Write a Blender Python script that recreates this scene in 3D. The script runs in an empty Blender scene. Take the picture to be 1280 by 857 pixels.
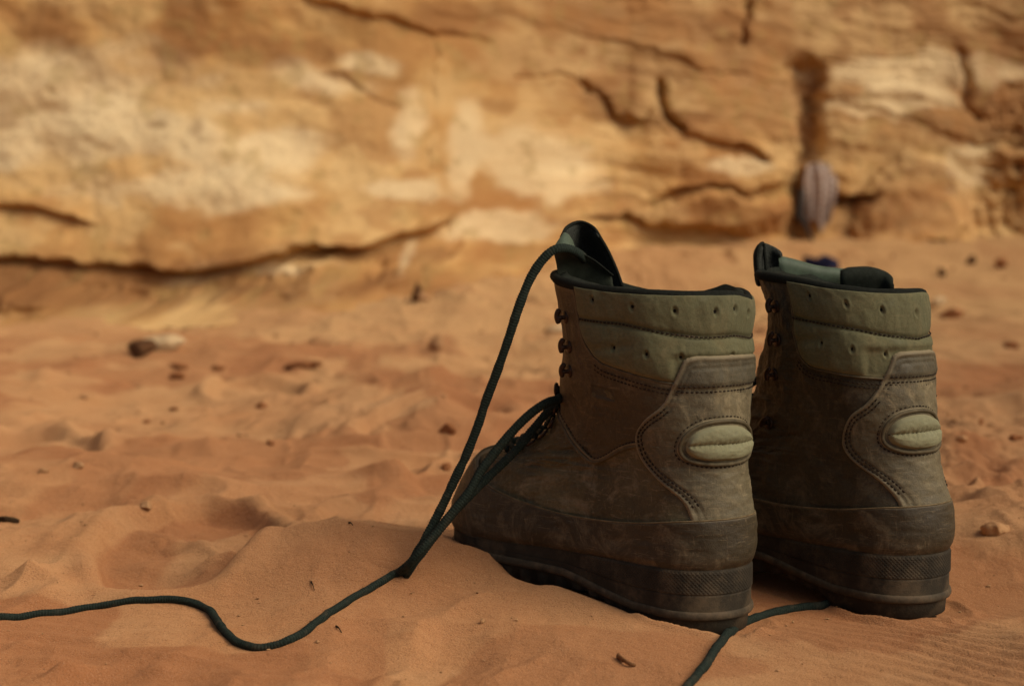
import bpy, bmesh, math, random
import numpy as np
from mathutils import Vector
random.seed(7); rng = np.random.default_rng(7)
S_ = bpy.context.scene
R = math.radians

# ------------------------------------------------------------------ camera
EYE = .28; PITCH = R(4.47); FPX = 1900.0            # eye height, downward pitch, focal length in 1280-wide pixels
cam = bpy.data.cameras.new("camera"); cam_o = bpy.data.objects.new("camera", cam)
S_.collection.objects.link(cam_o); S_.camera = cam_o
cam_o.location = (0, 0, EYE); cam_o.rotation_euler = (math.pi/2-PITCH, 0, 0)
cam.sensor_width = 36; cam.lens = FPX/1280*36; cam.clip_start = .02; cam.clip_end = 400
cam.dof.use_dof = True; cam.dof.focus_distance = 1.10; cam.dof.aperture_fstop = 6.6
# ------------------------------------------------------------------ light
SUN_EL, SUN_AZ = R(42), R(120)                      # azimuth clockwise from +y
w = bpy.data.worlds.new("World"); S_.world = w; w.use_nodes = True
nt = w.node_tree; bg = nt.nodes["Background"]
sky = nt.nodes.new("ShaderNodeTexSky"); sky.sky_type = 'NISHITA'; sky.sun_disc = False
sky.sun_elevation = SUN_EL; sky.sun_rotation = SUN_AZ; sky.dust_density = 6; sky.air_density = 1.0; sky.ozone_density = .6
nt.links.new(sky.outputs[0], bg.inputs[0]); bg.inputs[1].default_value = .072
sl = bpy.data.lights.new("sun", 'SUN'); sl.energy = 2.0; sl.angle = R(42); sl.color = (1, .86, .66)
so = bpy.data.objects.new("sun", sl); S_.collection.objects.link(so)
dv = Vector((math.sin(SUN_AZ)*math.cos(SUN_EL), math.cos(SUN_AZ)*math.cos(SUN_EL), math.sin(SUN_EL)))
so.rotation_euler = dv.to_track_quat('Z', 'Y').to_euler(); so.location = (2, -1, 4)
S_.view_settings.view_transform = 'Standard'; S_.view_settings.look = 'None'
S_.view_settings.exposure = -.12; S_.view_settings.gamma = 1
S_.cycles.max_bounces = 6; S_.cycles.diffuse_bounces = 3

# ------------------------------------------------------------------ helpers
def at(px, py, d):
    """world point seen at photo pixel (px,py), d metres along the view axis"""
    X = (px-640)/FPX*d; U = (428.5-py)/FPX*d; c, n = math.cos(PITCH), math.sin(PITCH)
    return np.array([X, d*c+U*n, EYE-d*n+U*c])
def link(o):
    S_.collection.objects.link(o); return o
def tag(o, label=None, cat=None, group=None, kind=None):
    for k, v in (('label', label), ('category', cat), ('group', group), ('kind', kind)):
        if v: o[k] = v
    return o
def mesh_obj(name, verts, faces, mat, parent=None, smooth=True, attrs=None):
    me = bpy.data.meshes.new(name)
    verts = np.asarray(verts, dtype=np.float32).reshape(-1, 3)
    if isinstance(faces, np.ndarray):
        n, k = faces.shape
        me.vertices.add(len(verts)); me.vertices.foreach_set('co', verts.ravel())
        me.loops.add(n*k); me.loops.foreach_set('vertex_index', faces.astype(np.int32).ravel())
        me.polygons.add(n); me.polygons.foreach_set('loop_start', np.arange(0, n*k, k, dtype=np.int32))
        me.polygons.foreach_set('loop_total', np.full(n, k, dtype=np.int32))
        me.update(calc_edges=True)
    else:
        me.from_pydata([tuple(map(float, v)) for v in verts], [], [tuple(map(int, f)) for f in faces]); me.update()
    if smooth: me.polygons.foreach_set('use_smooth', np.ones(len(me.polygons), dtype=bool))
    for k, a in (attrs or {}).items():
        a = np.asarray(a, dtype=np.float32)
        if a.size == len(verts):
            t = me.attributes.new(k, 'FLOAT', 'POINT'); t.data.foreach_set('value', a.ravel())
        else:
            t = me.attributes.new(k, 'FLOAT_COLOR', 'POINT'); t.data.foreach_set('color', np.concatenate([a.reshape(-1, 3), np.ones((len(verts), 1))], 1).astype(np.float32).ravel())
    me.materials.append(mat)
    o = bpy.data.objects.new(name, me); link(o)
    if parent: o.parent = parent
    return o
def grid_faces(n, m, closed_m=False, flip=False):
    i = np.arange(n-1)[:, None]; j = np.arange(m if closed_m else m-1)[None, :]; k = (j+1) % m
    f = np.stack([i*m+j, i*m+k, (i+1)*m+k, (i+1)*m+j], -1).reshape(-1, 4)
    return f[:, ::-1].copy() if flip else f
def catmull(pts, n):
    """smooth resample of an open polyline to n points at even arc length"""
    P = np.asarray(pts, float); Q = np.concatenate([[2*P[0]-P[1]], P, [2*P[-1]-P[-2]]]); out = []
    for i in range(len(P)-1):
        t = np.linspace(0, 1, 24, endpoint=False)[:, None]; p0, p1, p2, p3 = Q[i:i+4]
        out.append(.5*((2*p1)+(-p0+p2)*t+(2*p0-5*p1+4*p2-p3)*t*t+(-p0+3*p1-3*p2+p3)*t**3))
    out.append(P[-1:]); C = np.concatenate(out)
    a = np.concatenate([[0], np.cumsum(np.linalg.norm(np.diff(C, axis=0), axis=1))])
    s = np.linspace(0, a[-1], n)
    return np.stack([np.interp(s, a, C[:, k]) for k in range(C.shape[1])], 1)
def frames(P):
    T = np.gradient(P, axis=0); T /= np.linalg.norm(T, axis=1)[:, None]+1e-12
    N = np.zeros_like(P); r = np.array([0, 0, 1.]) if abs(T[0, 2]) < .9 else np.array([1., 0, 0])
    n = r-T[0]*r.dot(T[0]); n /= np.linalg.norm(n)
    for i in range(len(P)):
        n = n-T[i]*n.dot(T[i]); n /= np.linalg.norm(n)+1e-12; N[i] = n
    return T, N, np.cross(T, N)
def tube_geo(P, r, k=10, flat=1.0, knurl=0, cap=True, N0=None):
    P = np.asarray(P, float); T, N, B = frames(P)
    if N0 is not None:
        N = N0-T*(N0*T).sum(1)[:, None]; N /= np.linalg.norm(N, axis=1)[:, None]+1e-12; B = np.cross(T, N)
    th = np.linspace(0, 2*np.pi, k, endpoint=False); r = np.broadcast_to(r, (len(P),))
    a = np.concatenate([[0], np.cumsum(np.linalg.norm(np.diff(P, axis=0), axis=1))])
    rr = r[:, None]*np.ones((1, k))
    if knurl: rr = rr*(1+knurl*np.sin(3*th[None]+a[:, None]*1500)*np.sin(3*th[None]-a[:, None]*1500))
    V = P[:, None]+N[:, None]*(rr*np.cos(th))[..., None]+B[:, None]*(rr*np.sin(th)*flat)[..., None]
    V = V.reshape(-1, 3); F = [tuple(f) for f in grid_faces(len(P), k, True, True)]
    if cap:
        n = len(P)
        F.append(tuple(range(k))); F.append(tuple(range((n-1)*k, n*k))[::-1])
    return V, F
def tube(name, P, r, mat, parent=None, **kw):
    V, F = tube_geo(P, r, **kw); return mesh_obj(name, V, F, mat, parent)
class Join:
    def __init__(s): s.V = []; s.F = []; s.n = 0
    def add(s, V, F):
        V = np.asarray(V, float).reshape(-1, 3); s.V.append(V); s.F += [tuple(int(i)+s.n for i in f) for f in F]; s.n += len(V)
    def obj(s, name, mat, parent=None, smooth=True): return mesh_obj(name, np.concatenate(s.V), s.F, mat, parent, smooth)
# lattice noise (numpy)
_perm = np.random.default_rng(3).permutation(4096); _val = np.random.default_rng(4).random(4096)*2-1
def _h(i, j, k=0): return _val[_perm[(_perm[(_perm[i & 4095]+j) & 4095]+k) & 4095]]
def vnoise(x, y, z=0):
    xi, yi = np.floor(x).astype(int), np.floor(y).astype(int); fx, fy = x-xi, y-yi
    sx, sy = fx*fx*fx*(fx*(fx*6-15)+10), fy*fy*fy*(fy*(fy*6-15)+10)
    a = _h(xi, yi, z)*(1-sx)+_h(xi+1, yi, z)*sx; b = _h(xi, yi+1, z)*(1-sx)+_h(xi+1, yi+1, z)*sx
    return a*(1-sy)+b*sy
def fbm(x, y, oct=5, z=0, gain=.5, ridge=False):
    s, a, f = 0, 1, 1
    for o in range(oct):
        n = vnoise(x*f+o*17.3, y*f-o*9.1, z+o)
        s = s+a*((1-2*np.abs(n)) if ridge else n); a *= gain; f *= 2.03
    return s
def sst(a, b, x):
    t = np.clip((x-a)/(b-a), 0, 1); return t*t*(3-2*t)

# ------------------------------------------------------------------ materials
def mat(name, rough=.8, spec=.3):
    m = bpy.data.materials.new(name); m.use_nodes = True; t = m.node_tree; b = t.nodes['Principled BSDF']
    b.inputs['Roughness'].default_value = rough; b.inputs['Specular IOR Level'].default_value = spec
    return m, t, b
def coords(t, scale=1, stretch=None):
    c = t.nodes.new('ShaderNodeTexCoord'); m = t.nodes.new('ShaderNodeMapping')
    t.links.new(c.outputs['Object'], m.inputs[0])
    if stretch: m.inputs['Scale'].default_value = stretch
    return m.outputs[0]
def noise(t, vec, scale, detail=5, rough=.55, dist=0):
    n = t.nodes.new('ShaderNodeTexNoise'); t.links.new(vec, n.inputs['Vector'])
    n.inputs['Scale'].default_value = scale; n.inputs['Detail'].default_value = detail; n.inputs['Roughness'].default_value = rough; n.inputs['Distortion'].default_value = dist
    return n.outputs['Fac']
def ramp(t, fac, stops):
    r = t.nodes.new('ShaderNodeValToRGB'); t.links.new(fac, r.inputs[0]); e = r.color_ramp.elements
    while len(e) < len(stops): e.new(.5)
    for k, (p, c) in enumerate(stops):
        e[k].position = p; e[k].color = (*c, 1) if len(c) == 3 else c
    return r.outputs[0]
def mixc(t, fac, a, b, mode='MIX'):
    m = t.nodes.new('ShaderNodeMix'); m.data_type = 'RGBA'; m.blend_type = mode
    for s, v in ((0, fac), (6, a), (7, b)):
        if hasattr(v, 'links'): t.links.new(v, m.inputs[s])
        else: m.inputs[s].default_value = (*v, 1) if isinstance(v, tuple) and len(v) == 3 else v
    return m.outputs[2]
def fmath(t, op, a, b=0):
    m = t.nodes.new('ShaderNodeMath'); m.operation = op
    for s, v in ((0, a), (1, b)):
        if hasattr(v, 'links'): t.links.new(v, m.inputs[s])
        else: m.inputs[s].default_value = v
    return m.outputs[0]
def attr(t, name, out='Fac'):
    a = t.nodes.new('ShaderNodeAttribute'); a.attribute_name = name; return a.outputs[out]
def bump(t, b, h, dist, strength=1, prev=None):
    n = t.nodes.new('ShaderNodeBump'); n.inputs['Distance'].default_value = dist; n.inputs['Strength'].default_value = strength
    t.links.new(h, n.inputs['Height'])
    if prev: t.links.new(prev, n.inputs['Normal'])
    t.links.new(n.outputs[0], b.inputs['Normal']); return n.outputs[0]
def leather(name, dark, mid, dust, dust_amt=.5, rough=.55, scale=1.0, grain=1.0, seed=0):
    """worn oiled leather: broad tone drift, rubbed dusty places, fine scratches, dark oil marks"""
    m, t, b = mat(name, rough, .42); v = coords(t)
    mp = t.nodes.new('ShaderNodeMapping'); mp.inputs['Location'].default_value = (seed*3.1, seed*1.7, seed); t.links.new(v, mp.inputs[0]); v = mp.outputs[0]
    n0 = noise(t, v, 13*scale, 4, .5, .6); n1 = noise(t, v, 48*scale, 8, .72, .8); n3 = noise(t, v, 420, 4, .7)
    c = mixc(t, ramp(t, n0, [(.36, (0,)*3), (.64, (1,)*3)]), tuple(d*.62+m_*.38 for d, m_ in zip(dark, mid)), mid)
    c = mixc(t, fmath(t, 'MULTIPLY', ramp(t, n1, [(.44, (0,)*3), (.30, (1,)*3)][::-1]), .55), c, dark)
    n2 = noise(t, v, 30*scale, 7, .75, 1.5)
    c = mixc(t, fmath(t, 'MULTIPLY', ramp(t, n2, [(.50, (0,)*3), (.70, (1,)*3)]), dust_amt), c, dust)
    for st, lo, k in (((45, 45, 520), .61, .55), ((420, 300, 40), .63, .45), ((160, 700, 160), .64, .4)):        # scratches
        n4 = noise(t, coords(t, 1, st), 1.0, 3, .6, 1.6)
        c = mixc(t, fmath(t, 'MULTIPLY', ramp(t, n4, [(lo, (0,)*3), (lo+.06, (1,)*3)]), dust_amt*k), c, dust)
    c = mixc(t, fmath(t, 'MULTIPLY', ramp(t, n3, [(.35, (1,)*3), (.55, (0,)*3)]), .30), c, tuple(x*.7 for x in dark))
    c = mixc(t, attr(t, 'tone'), c, (.045, .042, .028))
    sp = t.nodes.new('ShaderNodeSeparateXYZ'); t.links.new(coords(t), sp.inputs[0])           # red sand dust settled low on the boot
    low = ramp(t, fmath(t, 'ADD', sp.outputs[2], fmath(t, 'MULTIPLY', n1, .05)), [(.035, (.28,)*3), (.075, (0,)*3)])
    c = mixc(t, low, c, (.24, .135, .065))
    wear = attr(t, 'wear'); c = mixc(t, fmath(t, 'MULTIPLY', wear, .7), c, dust)
    t.links.new(c, b.inputs['Base Color'])
    t.links.new(ramp(t, n2, [(.3, (rough-.10,)*3), (.65, (min(1, rough+.28),)*3)]), b.inputs['Roughness'])
    p = bump(t, b, noise(t, v, 1300, 3, .6), .0005*grain, .6); p = bump(t, b, n3, .0006*grain, .5, p); bump(t, b, noise(t, v, 120, 5, .65), .0014, .35, p)
    return m
M = {}
M['upper'] = leather('vamp_leather', (.034, .027, .012), (.134, .110, .052), (.31, .245, .145), .8)
M['upper_worn_shaded'] = leather('worn_shaded_leather', (.022, .018, .010), (.066, .052, .028), (.19, .15, .085), .6, seed=12)  # far boot: darker worn leather, with shade between the boots put into the colour
M['quarter'] = leather('quarter_leather', (.028, .018, .008), (.086, .062, .028), (.24, .175, .09), .65, seed=2)
M['counter'] = leather('counter_leather', (.056, .046, .028), (.165, .138, .075), (.33, .265, .155), .7, seed=4)
M['nubuck'] = leather('olive_nubuck', (.066, .066, .034), (.130, .128, .062), (.22, .185, .10), .5, .75, .7, .6, seed=6)
M['pad'] = leather('pale_olive_nubuck', (.17, .175, .10), (.25, .245, .14), (.30, .27, .16), .3, .75, .7, .5, seed=8)
M['rand'] = leather('rand_rubber', (.022, .016, .009), (.066, .050, .025), (.24, .18, .10), .75, .5, .7, .8, seed=10)
def simple(name, col, rough, spec=.3, var=.35, scale=120, bumpd=.0003, bscale=900, metal=0, dust=None):
    m, t, b = mat(name, rough, spec); v = coords(t); n = noise(t, v, scale, 5, .6)
    c = mixc(t, ramp(t, n, [(.3, (0,)*3), (.7, (1,)*3)]), tuple(x*(1-var) for x in col), tuple(x*(1+var) for x in col))
    if dust: c = mixc(t, ramp(t, noise(t, v, scale*.5, 6, .7), [(.48, (0,)*3), (.70, (.8,)*3)]), c, dust)
    t.links.new(c, b.inputs['Base Color']); b.inputs['Metallic'].default_value = metal
    if bumpd: bump(t, b, noise(t, v, bscale, 3, .6), bumpd, .6)
    return m
M['sole'] = simple('sole_rubber', (.036, .029, .019), .8, .25, .35, 60, .0006, 700, dust=(.125, .088, .050))
M['ridge'] = simple('sole_lip_rubber', (.060, .046, .028), .75, .3, .4, 90, .0004, 900, dust=(.14, .095, .055))
M['binding'] = simple('binding_fabric', (.014, .016, .013), .95, .1, .3, 400, .0006, 1800)
M['lining'] = simple('lining_fabric', (.022, .026, .020), .95, .1, .3, 300, .0008, 1500)
M['tongue'] = simple('tongue_mesh', (.034, .038, .032), .9, .25, .6, 700, .003, 900)
M['tleather'] = simple('tongue_leather', (.075, .105, .072), .6, .3, .25, 90, .0005, 900)
M['tleather2'] = simple('gusset_leather', (.06, .07, .05), .75, .2, .4, 90, .0005, 900)
M['stitch'] = simple('stitch_thread', (.028, .019, .012), .8, .2, .3, 400, 0)
M['stitch2'] = simple('pale_stitch_thread', (.10, .065, .035), .8, .2, .3, 400, 0)
M['edge'] = simple('worn_edge_leather', (.17, .125, .065), .8, .2, .4, 200, .0003, 900)
M['piping'] = simple('piping_leather', (.105, .085, .048), .7, .25, .35, 160, .0003, 900)
M['metal'] = simple('dark_hook_metal', (.055, .036, .026), .42, .5, .4, 300, 0, 1, .8)
M['hole'] = simple('hole_dark', (.012, .010, .008), .9, .1, .2, 200, 0)
def lace_mat():
    m, t, b = mat('lace_cord', .85, .15); v = coords(t)
    n = noise(t, v, 1100, 3, .6); c = mixc(t, ramp(t, n, [(.35, (0,)*3), (.65, (1,)*3)]), (.009, .014, .011), (.028, .040, .031))
    c = mixc(t, ramp(t, noise(t, v, 60, 5, .7), [(.55, (0,)*3), (.78, (.45,)*3)]), c, (.14, .10, .06))
    t.links.new(c, b.inputs['Base Color']); bump(t, b, noise(t, v, 1600, 2, .5), .0006, .8); return m
M['lace'] = lace_mat()

# ------------------------------------------------------------------ boot surface
# rings from the sole seam to the collar: back(x,z), front(x,z), back and front rounding, five half widths back to front
RINGS = np.array([
 [.003,.037, .282,.030, .037,.060, .0375,.039,.041,.050,.043],
 [.000,.054, .284,.046, .038,.060, .038,.039,.042,.051,.043],
 [.000,.072, .277,.064, .040,.058, .039,.039,.040,.048,.041],
 [.003,.090, .254,.094, .040,.052, .038,.038,.038,.043,.037],
 [.005,.108, .222,.101, .040,.045, .038,.038,.037,.037,.030],
 [.005,.124, .188,.117, .040,.040, .039,.040,.039,.034,.026],
 [.004,.142, .170,.138, .040,.036, .041,.044,.043,.037,.026],
 [.004,.165, .166,.165, .042,.036, .044,.049,.050,.044,.030],
 [.004,.195, .163,.197, .046,.040, .047,.054,.056,.049,.034],
 [.004,.229, .173,.241, .048,.042, .049,.056,.058,.051,.036]])
NR = len(RINGS)-1; NU = 241; NV = 361; VT = np.linspace(0, 1, NV)
MU, MV = .21, .205                                   # rough metres per unit of u and v
def _cr(g, i, t):
    p0, p1, p2, p3 = g(i-1), g(i), g(i+1), g(i+2)
    return .5*((2*p1)+(-p0+p2)*t+(2*p0-5*p1+4*p2-p3)*t*t+(-p0+3*p1-3*p2+p3)*t**3)
def ring_table(v):
    k = np.clip(v, 0, 1)*NR; i = np.clip(np.floor(k).astype(int), 0, NR-1)
    P = _cr(lambda j: RINGS[np.clip(j, 0, NR)], i, (k-i)[:, None])
    bx, bz, fx, fz, lb, lf = P[:, :6].T; wm = P[:, 6:]; L = np.hypot(fx-bx, fz-bz)
    s = .5-.5*np.cos(np.linspace(0, np.pi, 481))[None, :]*np.ones((len(v), 1)); D = s*L[:, None]
    xs = s*4; j = np.clip(np.floor(xs).astype(int), 0, 3); r = np.arange(len(v))[:, None]
    w = _cr(lambda q: wm[r, np.clip(q, 0, 4)], j, xs-j)
    y = w*np.sqrt(np.clip(1-(1-np.clip(D/lb[:, None], 0, 1))**2, 0, 1))*np.sqrt(np.clip(1-(1-np.clip((L[:, None]-D)/lf[:, None], 0, 1))**2, 0, 1))
    a = np.concatenate([np.zeros((len(v), 1)), np.cumsum(np.hypot(np.diff(D, axis=1), np.diff(y, axis=1)), 1)], 1); a /= a[:, -1:]
    uu = np.linspace(0, 1, NU); T = np.empty((len(v), NU, 3))
    for q in range(len(v)):
        d = np.interp(uu, a[q], D[q])/L[q]
        T[q, :, 0] = bx[q]+d*(fx[q]-bx[q]); T[q, :, 1] = np.interp(uu, a[q], y[q]); T[q, :, 2] = bz[q]+d*(fz[q]-bz[q])
    return T
class Surf:
    def __init__(s, lean, seed, hump=1.0, pinch=.02):
        T = ring_table(VT); Tm = T[:, ::-1].copy(); Tm[..., 1] *= -1; T = np.concatenate([Tm, T[:, 1:]], 1)
        X, Y, Z = T[..., 0], T[..., 1], T[..., 2]
        Y = Y+.012*np.clip((X-.15)/.14, 0, 1)**2
        X = X*(1-pinch*sst(.11, .225, Z)); Y = Y*(1-.5*pinch*sst(.11, .225, Z))
        h = np.clip((Z-.05)/.19, 0, 1); X = X+lean[0]*h; Y = Y+lean[1]*h
        u = np.linspace(-1, 1, 2*NU-1)[None, :]; v = VT[:, None]
        Z = Z+(.005*hump*np.exp(-((u+.30)/.16)**2)+.0012*np.sin(u*7+seed))*sst(.86, 1, v)
        Z = Z-.014*sst(.005, -.055, Y)*sst(.80, 1, v)*(1-.55*hump*np.exp(-((u+.30)/.16)**2))
        k = .0010*fbm(u*5+seed, v*4+seed, 3)                       # slow unevenness of worn leather
        s.T = np.stack([X, Y, Z], -1)
        N = s._normals(); s.T = s.T+N*(k*sst(0, .1, v)*sst(1, .8, np.abs(u)))[..., None]; s.N = s._normals()
    def _normals(s):
        du = np.gradient(s.T, axis=1); dv = np.gradient(s.T, axis=0); n = np.cross(du, dv)
        n /= np.linalg.norm(n, axis=-1, keepdims=True)+1e-12
        c = s.T.mean((0, 1)); return n if ((s.T-c)*n).sum(-1).mean() > 0 else -n
    def _i(s, A, u, v):
        u, v = np.broadcast_arrays(np.asarray(u, float), np.asarray(v, float))
        U = (np.clip(u, -1, 1)+1)/2*(2*NU-2); V = np.clip(v, 0, 1)*(NV-1)
        i = np.clip(U.astype(int), 0, 2*NU-3); j = np.clip(V.astype(int), 0, NV-2); a = (U-i)[..., None]; b = (V-j)[..., None]
        return (A[j, i]*(1-a)+A[j, i+1]*a)*(1-b)+(A[j+1, i]*(1-a)+A[j+1, i+1]*a)*b
    def p(s, u, v, h=0): return s._i(s.T, u, v)+s.n(u, v)*np.asarray(h, float)[..., None]
    def n(s, u, v):
        n = s._i(s.N, u, v); return n/(np.linalg.norm(n, axis=-1, keepdims=True)+1e-12)
def seg_dist(Q, L, closed=False):
    """distance and nearest point from points Q[n,2] to polyline L[m,2] (metric)"""
    A = L if closed else L[:-1]; B = np.roll(L, -1, 0) if closed else L[1:]
    best = np.full(len(Q), 1e9); near = np.zeros_like(Q)
    for a, b in zip(A, B):
        ab = b-a; t = np.clip(((Q-a)@ab)/(ab@ab+1e-18), 0, 1); c = a+t[:, None]*ab; d = np.linalg.norm(Q-c, axis=1)
        m = d < best; best[m] = d[m]; near[m] = c[m]
    return best, near
def inside(Q, L):
    x, y = Q.T; r = np.zeros(len(Q), bool); B = np.roll(L, -1, 0)
    for (x1, y1), (x2, y2) in zip(L, B):
        if y1 == y2: continue
        c = ((y1 > y) != (y2 > y)) & (x < (x2-x1)*(y-y1)/(y2-y1)+x1); r ^= c
    return r
ME = np.array([MU, MV])
def patch(name, sf, poly, thick, m, parent, edge=.0022, res=.0009, base=0.0, extra=None, grooves=(), tone=None):
    """raised piece of leather laid on the boot surface inside a closed (u,v) outline, with rolled edge and stitched grooves"""
    L = np.asarray(poly, float)*ME; lo, hi = L.min(0)-res*2, L.max(0)+res*2
    nx, ny = int((hi[0]-lo[0])/res)+2, int((hi[1]-lo[1])/res)+2
    gx, gy = np.meshgrid(np.linspace(lo[0], hi[0], nx), np.linspace(lo[1], hi[1], ny)); Q = np.stack([gx, gy], -1).reshape(-1, 2)
    d, near = seg_dist(Q, L, True); ins = inside(Q, L)
    F = grid_faces(ny, nx); keep = ins[F].sum(1) >= 2; F = F[keep]
    used = np.zeros(len(Q), bool); used[F.ravel()] = True
    out = used & ~ins; Q[out] = near[out]; d = np.where(ins, d, 0)
    h = np.where(d > 0, thick*np.sqrt(np.clip(1-(1-np.clip(d/edge, 0, 1))**2, 0, 1)), -.0006)
    U, V = (Q/ME).T
    wear = np.exp(-(d/.0020)**2)*1.0
    if extra is not None: h = h+extra(U, V, d)*sst(0, .003, d)
    for g, dep, wid in grooves:
        gd, _ = seg_dist(Q, np.asarray(g)*ME); h = h-dep*np.exp(-(gd/wid)**2)*sst(0, .001, d)
    h = h+.00035*fbm(U*30, V*30, 3)*sst(0, .002, d)
    b = base(U, V) if callable(base) else base
    P = sf.p(U, V, h+b)
    idx = -np.ones(len(Q), int); idx[used] = np.arange(used.sum())
    return mesh_obj(name, P[used], idx[F], m, parent, attrs={'wear': wear[used], 'tone': (tone(U, V) if tone else U*0)[used]})
def offset_line(L, dist):
    L = np.asarray(L, float)*ME; T = np.gradient(L, axis=0); T /= np.linalg.norm(T, axis=1)[:, None]+1e-12
    return (L+np.stack([-T[:, 1], T[:, 0]], 1)*dist)/ME
def uv_even(sf, L, step):
    P = sf.p(*np.asarray(L).T); a = np.concatenate([[0], np.cumsum(np.linalg.norm(np.diff(P, axis=0), axis=1))])
    s = np.arange(step/2, a[-1], step); return np.stack([np.interp(s, a, np.asarray(L)[:, k]) for k in range(2)], 1)
def stitches(J, sf, L, h, step=.0032, ln=.0024, r=.00042, zig=0):
    r = r*1.25; step = step*1.1
    L = np.asarray(L)
    if len(L) < 2: return
    C = uv_even(sf, L, step); P = sf.p(C[:, 0], C[:, 1], h if np.isscalar(h) else h(C[:, 0], C[:, 1])); N = sf.n(C[:, 0], C[:, 1])
    T = np.gradient(P, axis=0); T /= np.linalg.norm(T, axis=1)[:, None]+1e-12; B = np.cross(N, T)
    for k in range(len(P)):
        t, n, b = T[k]+B[k]*zig, N[k], B[k]; V = []
        for s_, q in ((-.5, .15), (-.32, .9), (.32, .9), (.5, .15)):
            for a in range(5):
                th = a*2*math.pi/5; V.append(P[k]+t*ln*s_+(n*math.cos(th)+b*math.sin(th))*r*q+n*r*.3*(q-.5))
        F = [tuple(f) for f in grid_faces(4, 5, True, True)]; J.add(V, F)

# outlines in boot (u,v): u 0 = heel line, +-1 = front; v 0 = sole seam, 1 = collar
def sym(L): L = np.asarray(L, float); return np.concatenate([L, (L*[-1, 1])[::-1]])
DESIGN = dict(
 left=dict(
  counter=[(0.1973,0.854),(0.2137,0.8173),(0.2273,0.779),(0.2609,0.7281),(0.3324,0.6689),(0.3603,0.6022),(0.3152,0.5063),(0.213,0.3903),(0.1494,0.3228),(0.1244,0.2694),(0.1150,0.205),(0.1120,0.150)],
  collar=[(0.6004,1.02),(0.6004,0.9475),(0.5954,0.9099),(0.5654,0.8732),(0.5018,0.8399),(0.4039,0.8215),(0.3016,0.8057),(0.2223,0.7957),(0.0708,0.784),(0,0.7832)],
  seam=[(0.5924,0.9299),(0.3846,0.9291),(0.2459,0.9174),(0.1229,0.9083),(0,0.9099)],
  holes=[(0.4932,0.9725),(0.3345,0.965),(0.2023,0.9591),(0.0751,0.9575),(0.0014,0.9616),(0.4346,0.8799),(0.2995,0.8707),(0.1916,0.8657),(0.0136,0.866)],
  quarter=[(0.88,0.7),(0.8706,0.6614),(0.7713,0.6138),(0.6783,0.553),(0.5861,0.5004),(0.527,0.465),(0.492,0.447),(0.462,0.452),(0.436,0.487),(0.405,0.531),(0.3467,0.5571),(0.25,0.56)],
 ),
 right=dict(
  counter=[(0.1308,0.844),(0.1565,0.7815),(0.2173,0.7056),(0.2809,0.6439),(0.2895,0.5413),(0.233,0.4404),(0.1458,0.3436),(0.1051,0.2686),(0.0930,0.2),(0.0900,0.150)],
  collar=[(0.5347,1.02),(0.5347,0.9391),(0.5418,0.8932),(0.5096,0.839),(0.446,0.8073),(0.3302,0.7965),(0.2316,0.7882),(0.1558,0.784),(0,0.774)],
  seam=[(0.5361,0.9224),(0.3045,0.9149),(0.1544,0.9008),(0,0.8874)],
  holes=[(0.4081,0.97),(0.2659,0.9608),(0.1408,0.9525),(0.0036,0.945),(0.3853,0.8757),(0.2609,0.8641),(0.1408,0.8507)],
  quarter=None))
RAND = [(1.02,.36),(.93,.33),(.84,.295),(.767,.2677),(.6948,.2452),(.6126,.2202),(.4982,.1900),(.3746,.1848),(.2552,.1988),(.1465,.2252),(.0636,.233),(0,.2345)]
def feather(sf): return sf.p(np.linspace(-1, 1, 361), np.zeros(361))[:-1]     # closed ring at the sole seam
def sole_ring(C, off, z):
    """closed ring C moved outwards by off, at height z(x)"""
    T = np.roll(C, -1, 0)-np.roll(C, 1, 0); n = np.stack([T[:, 1], -T[:, 0]], 1); n /= np.linalg.norm(n, axis=1)[:, None]+1e-12
    c = C[:, :2].mean(0)
    if ((C[:, :2]-c)*n).sum(1).mean() < 0: n = -n
    P = C.copy(); P[:, :2] += n*np.asarray(off).reshape(-1, 1); P[:, 2] = z; return P
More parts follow.
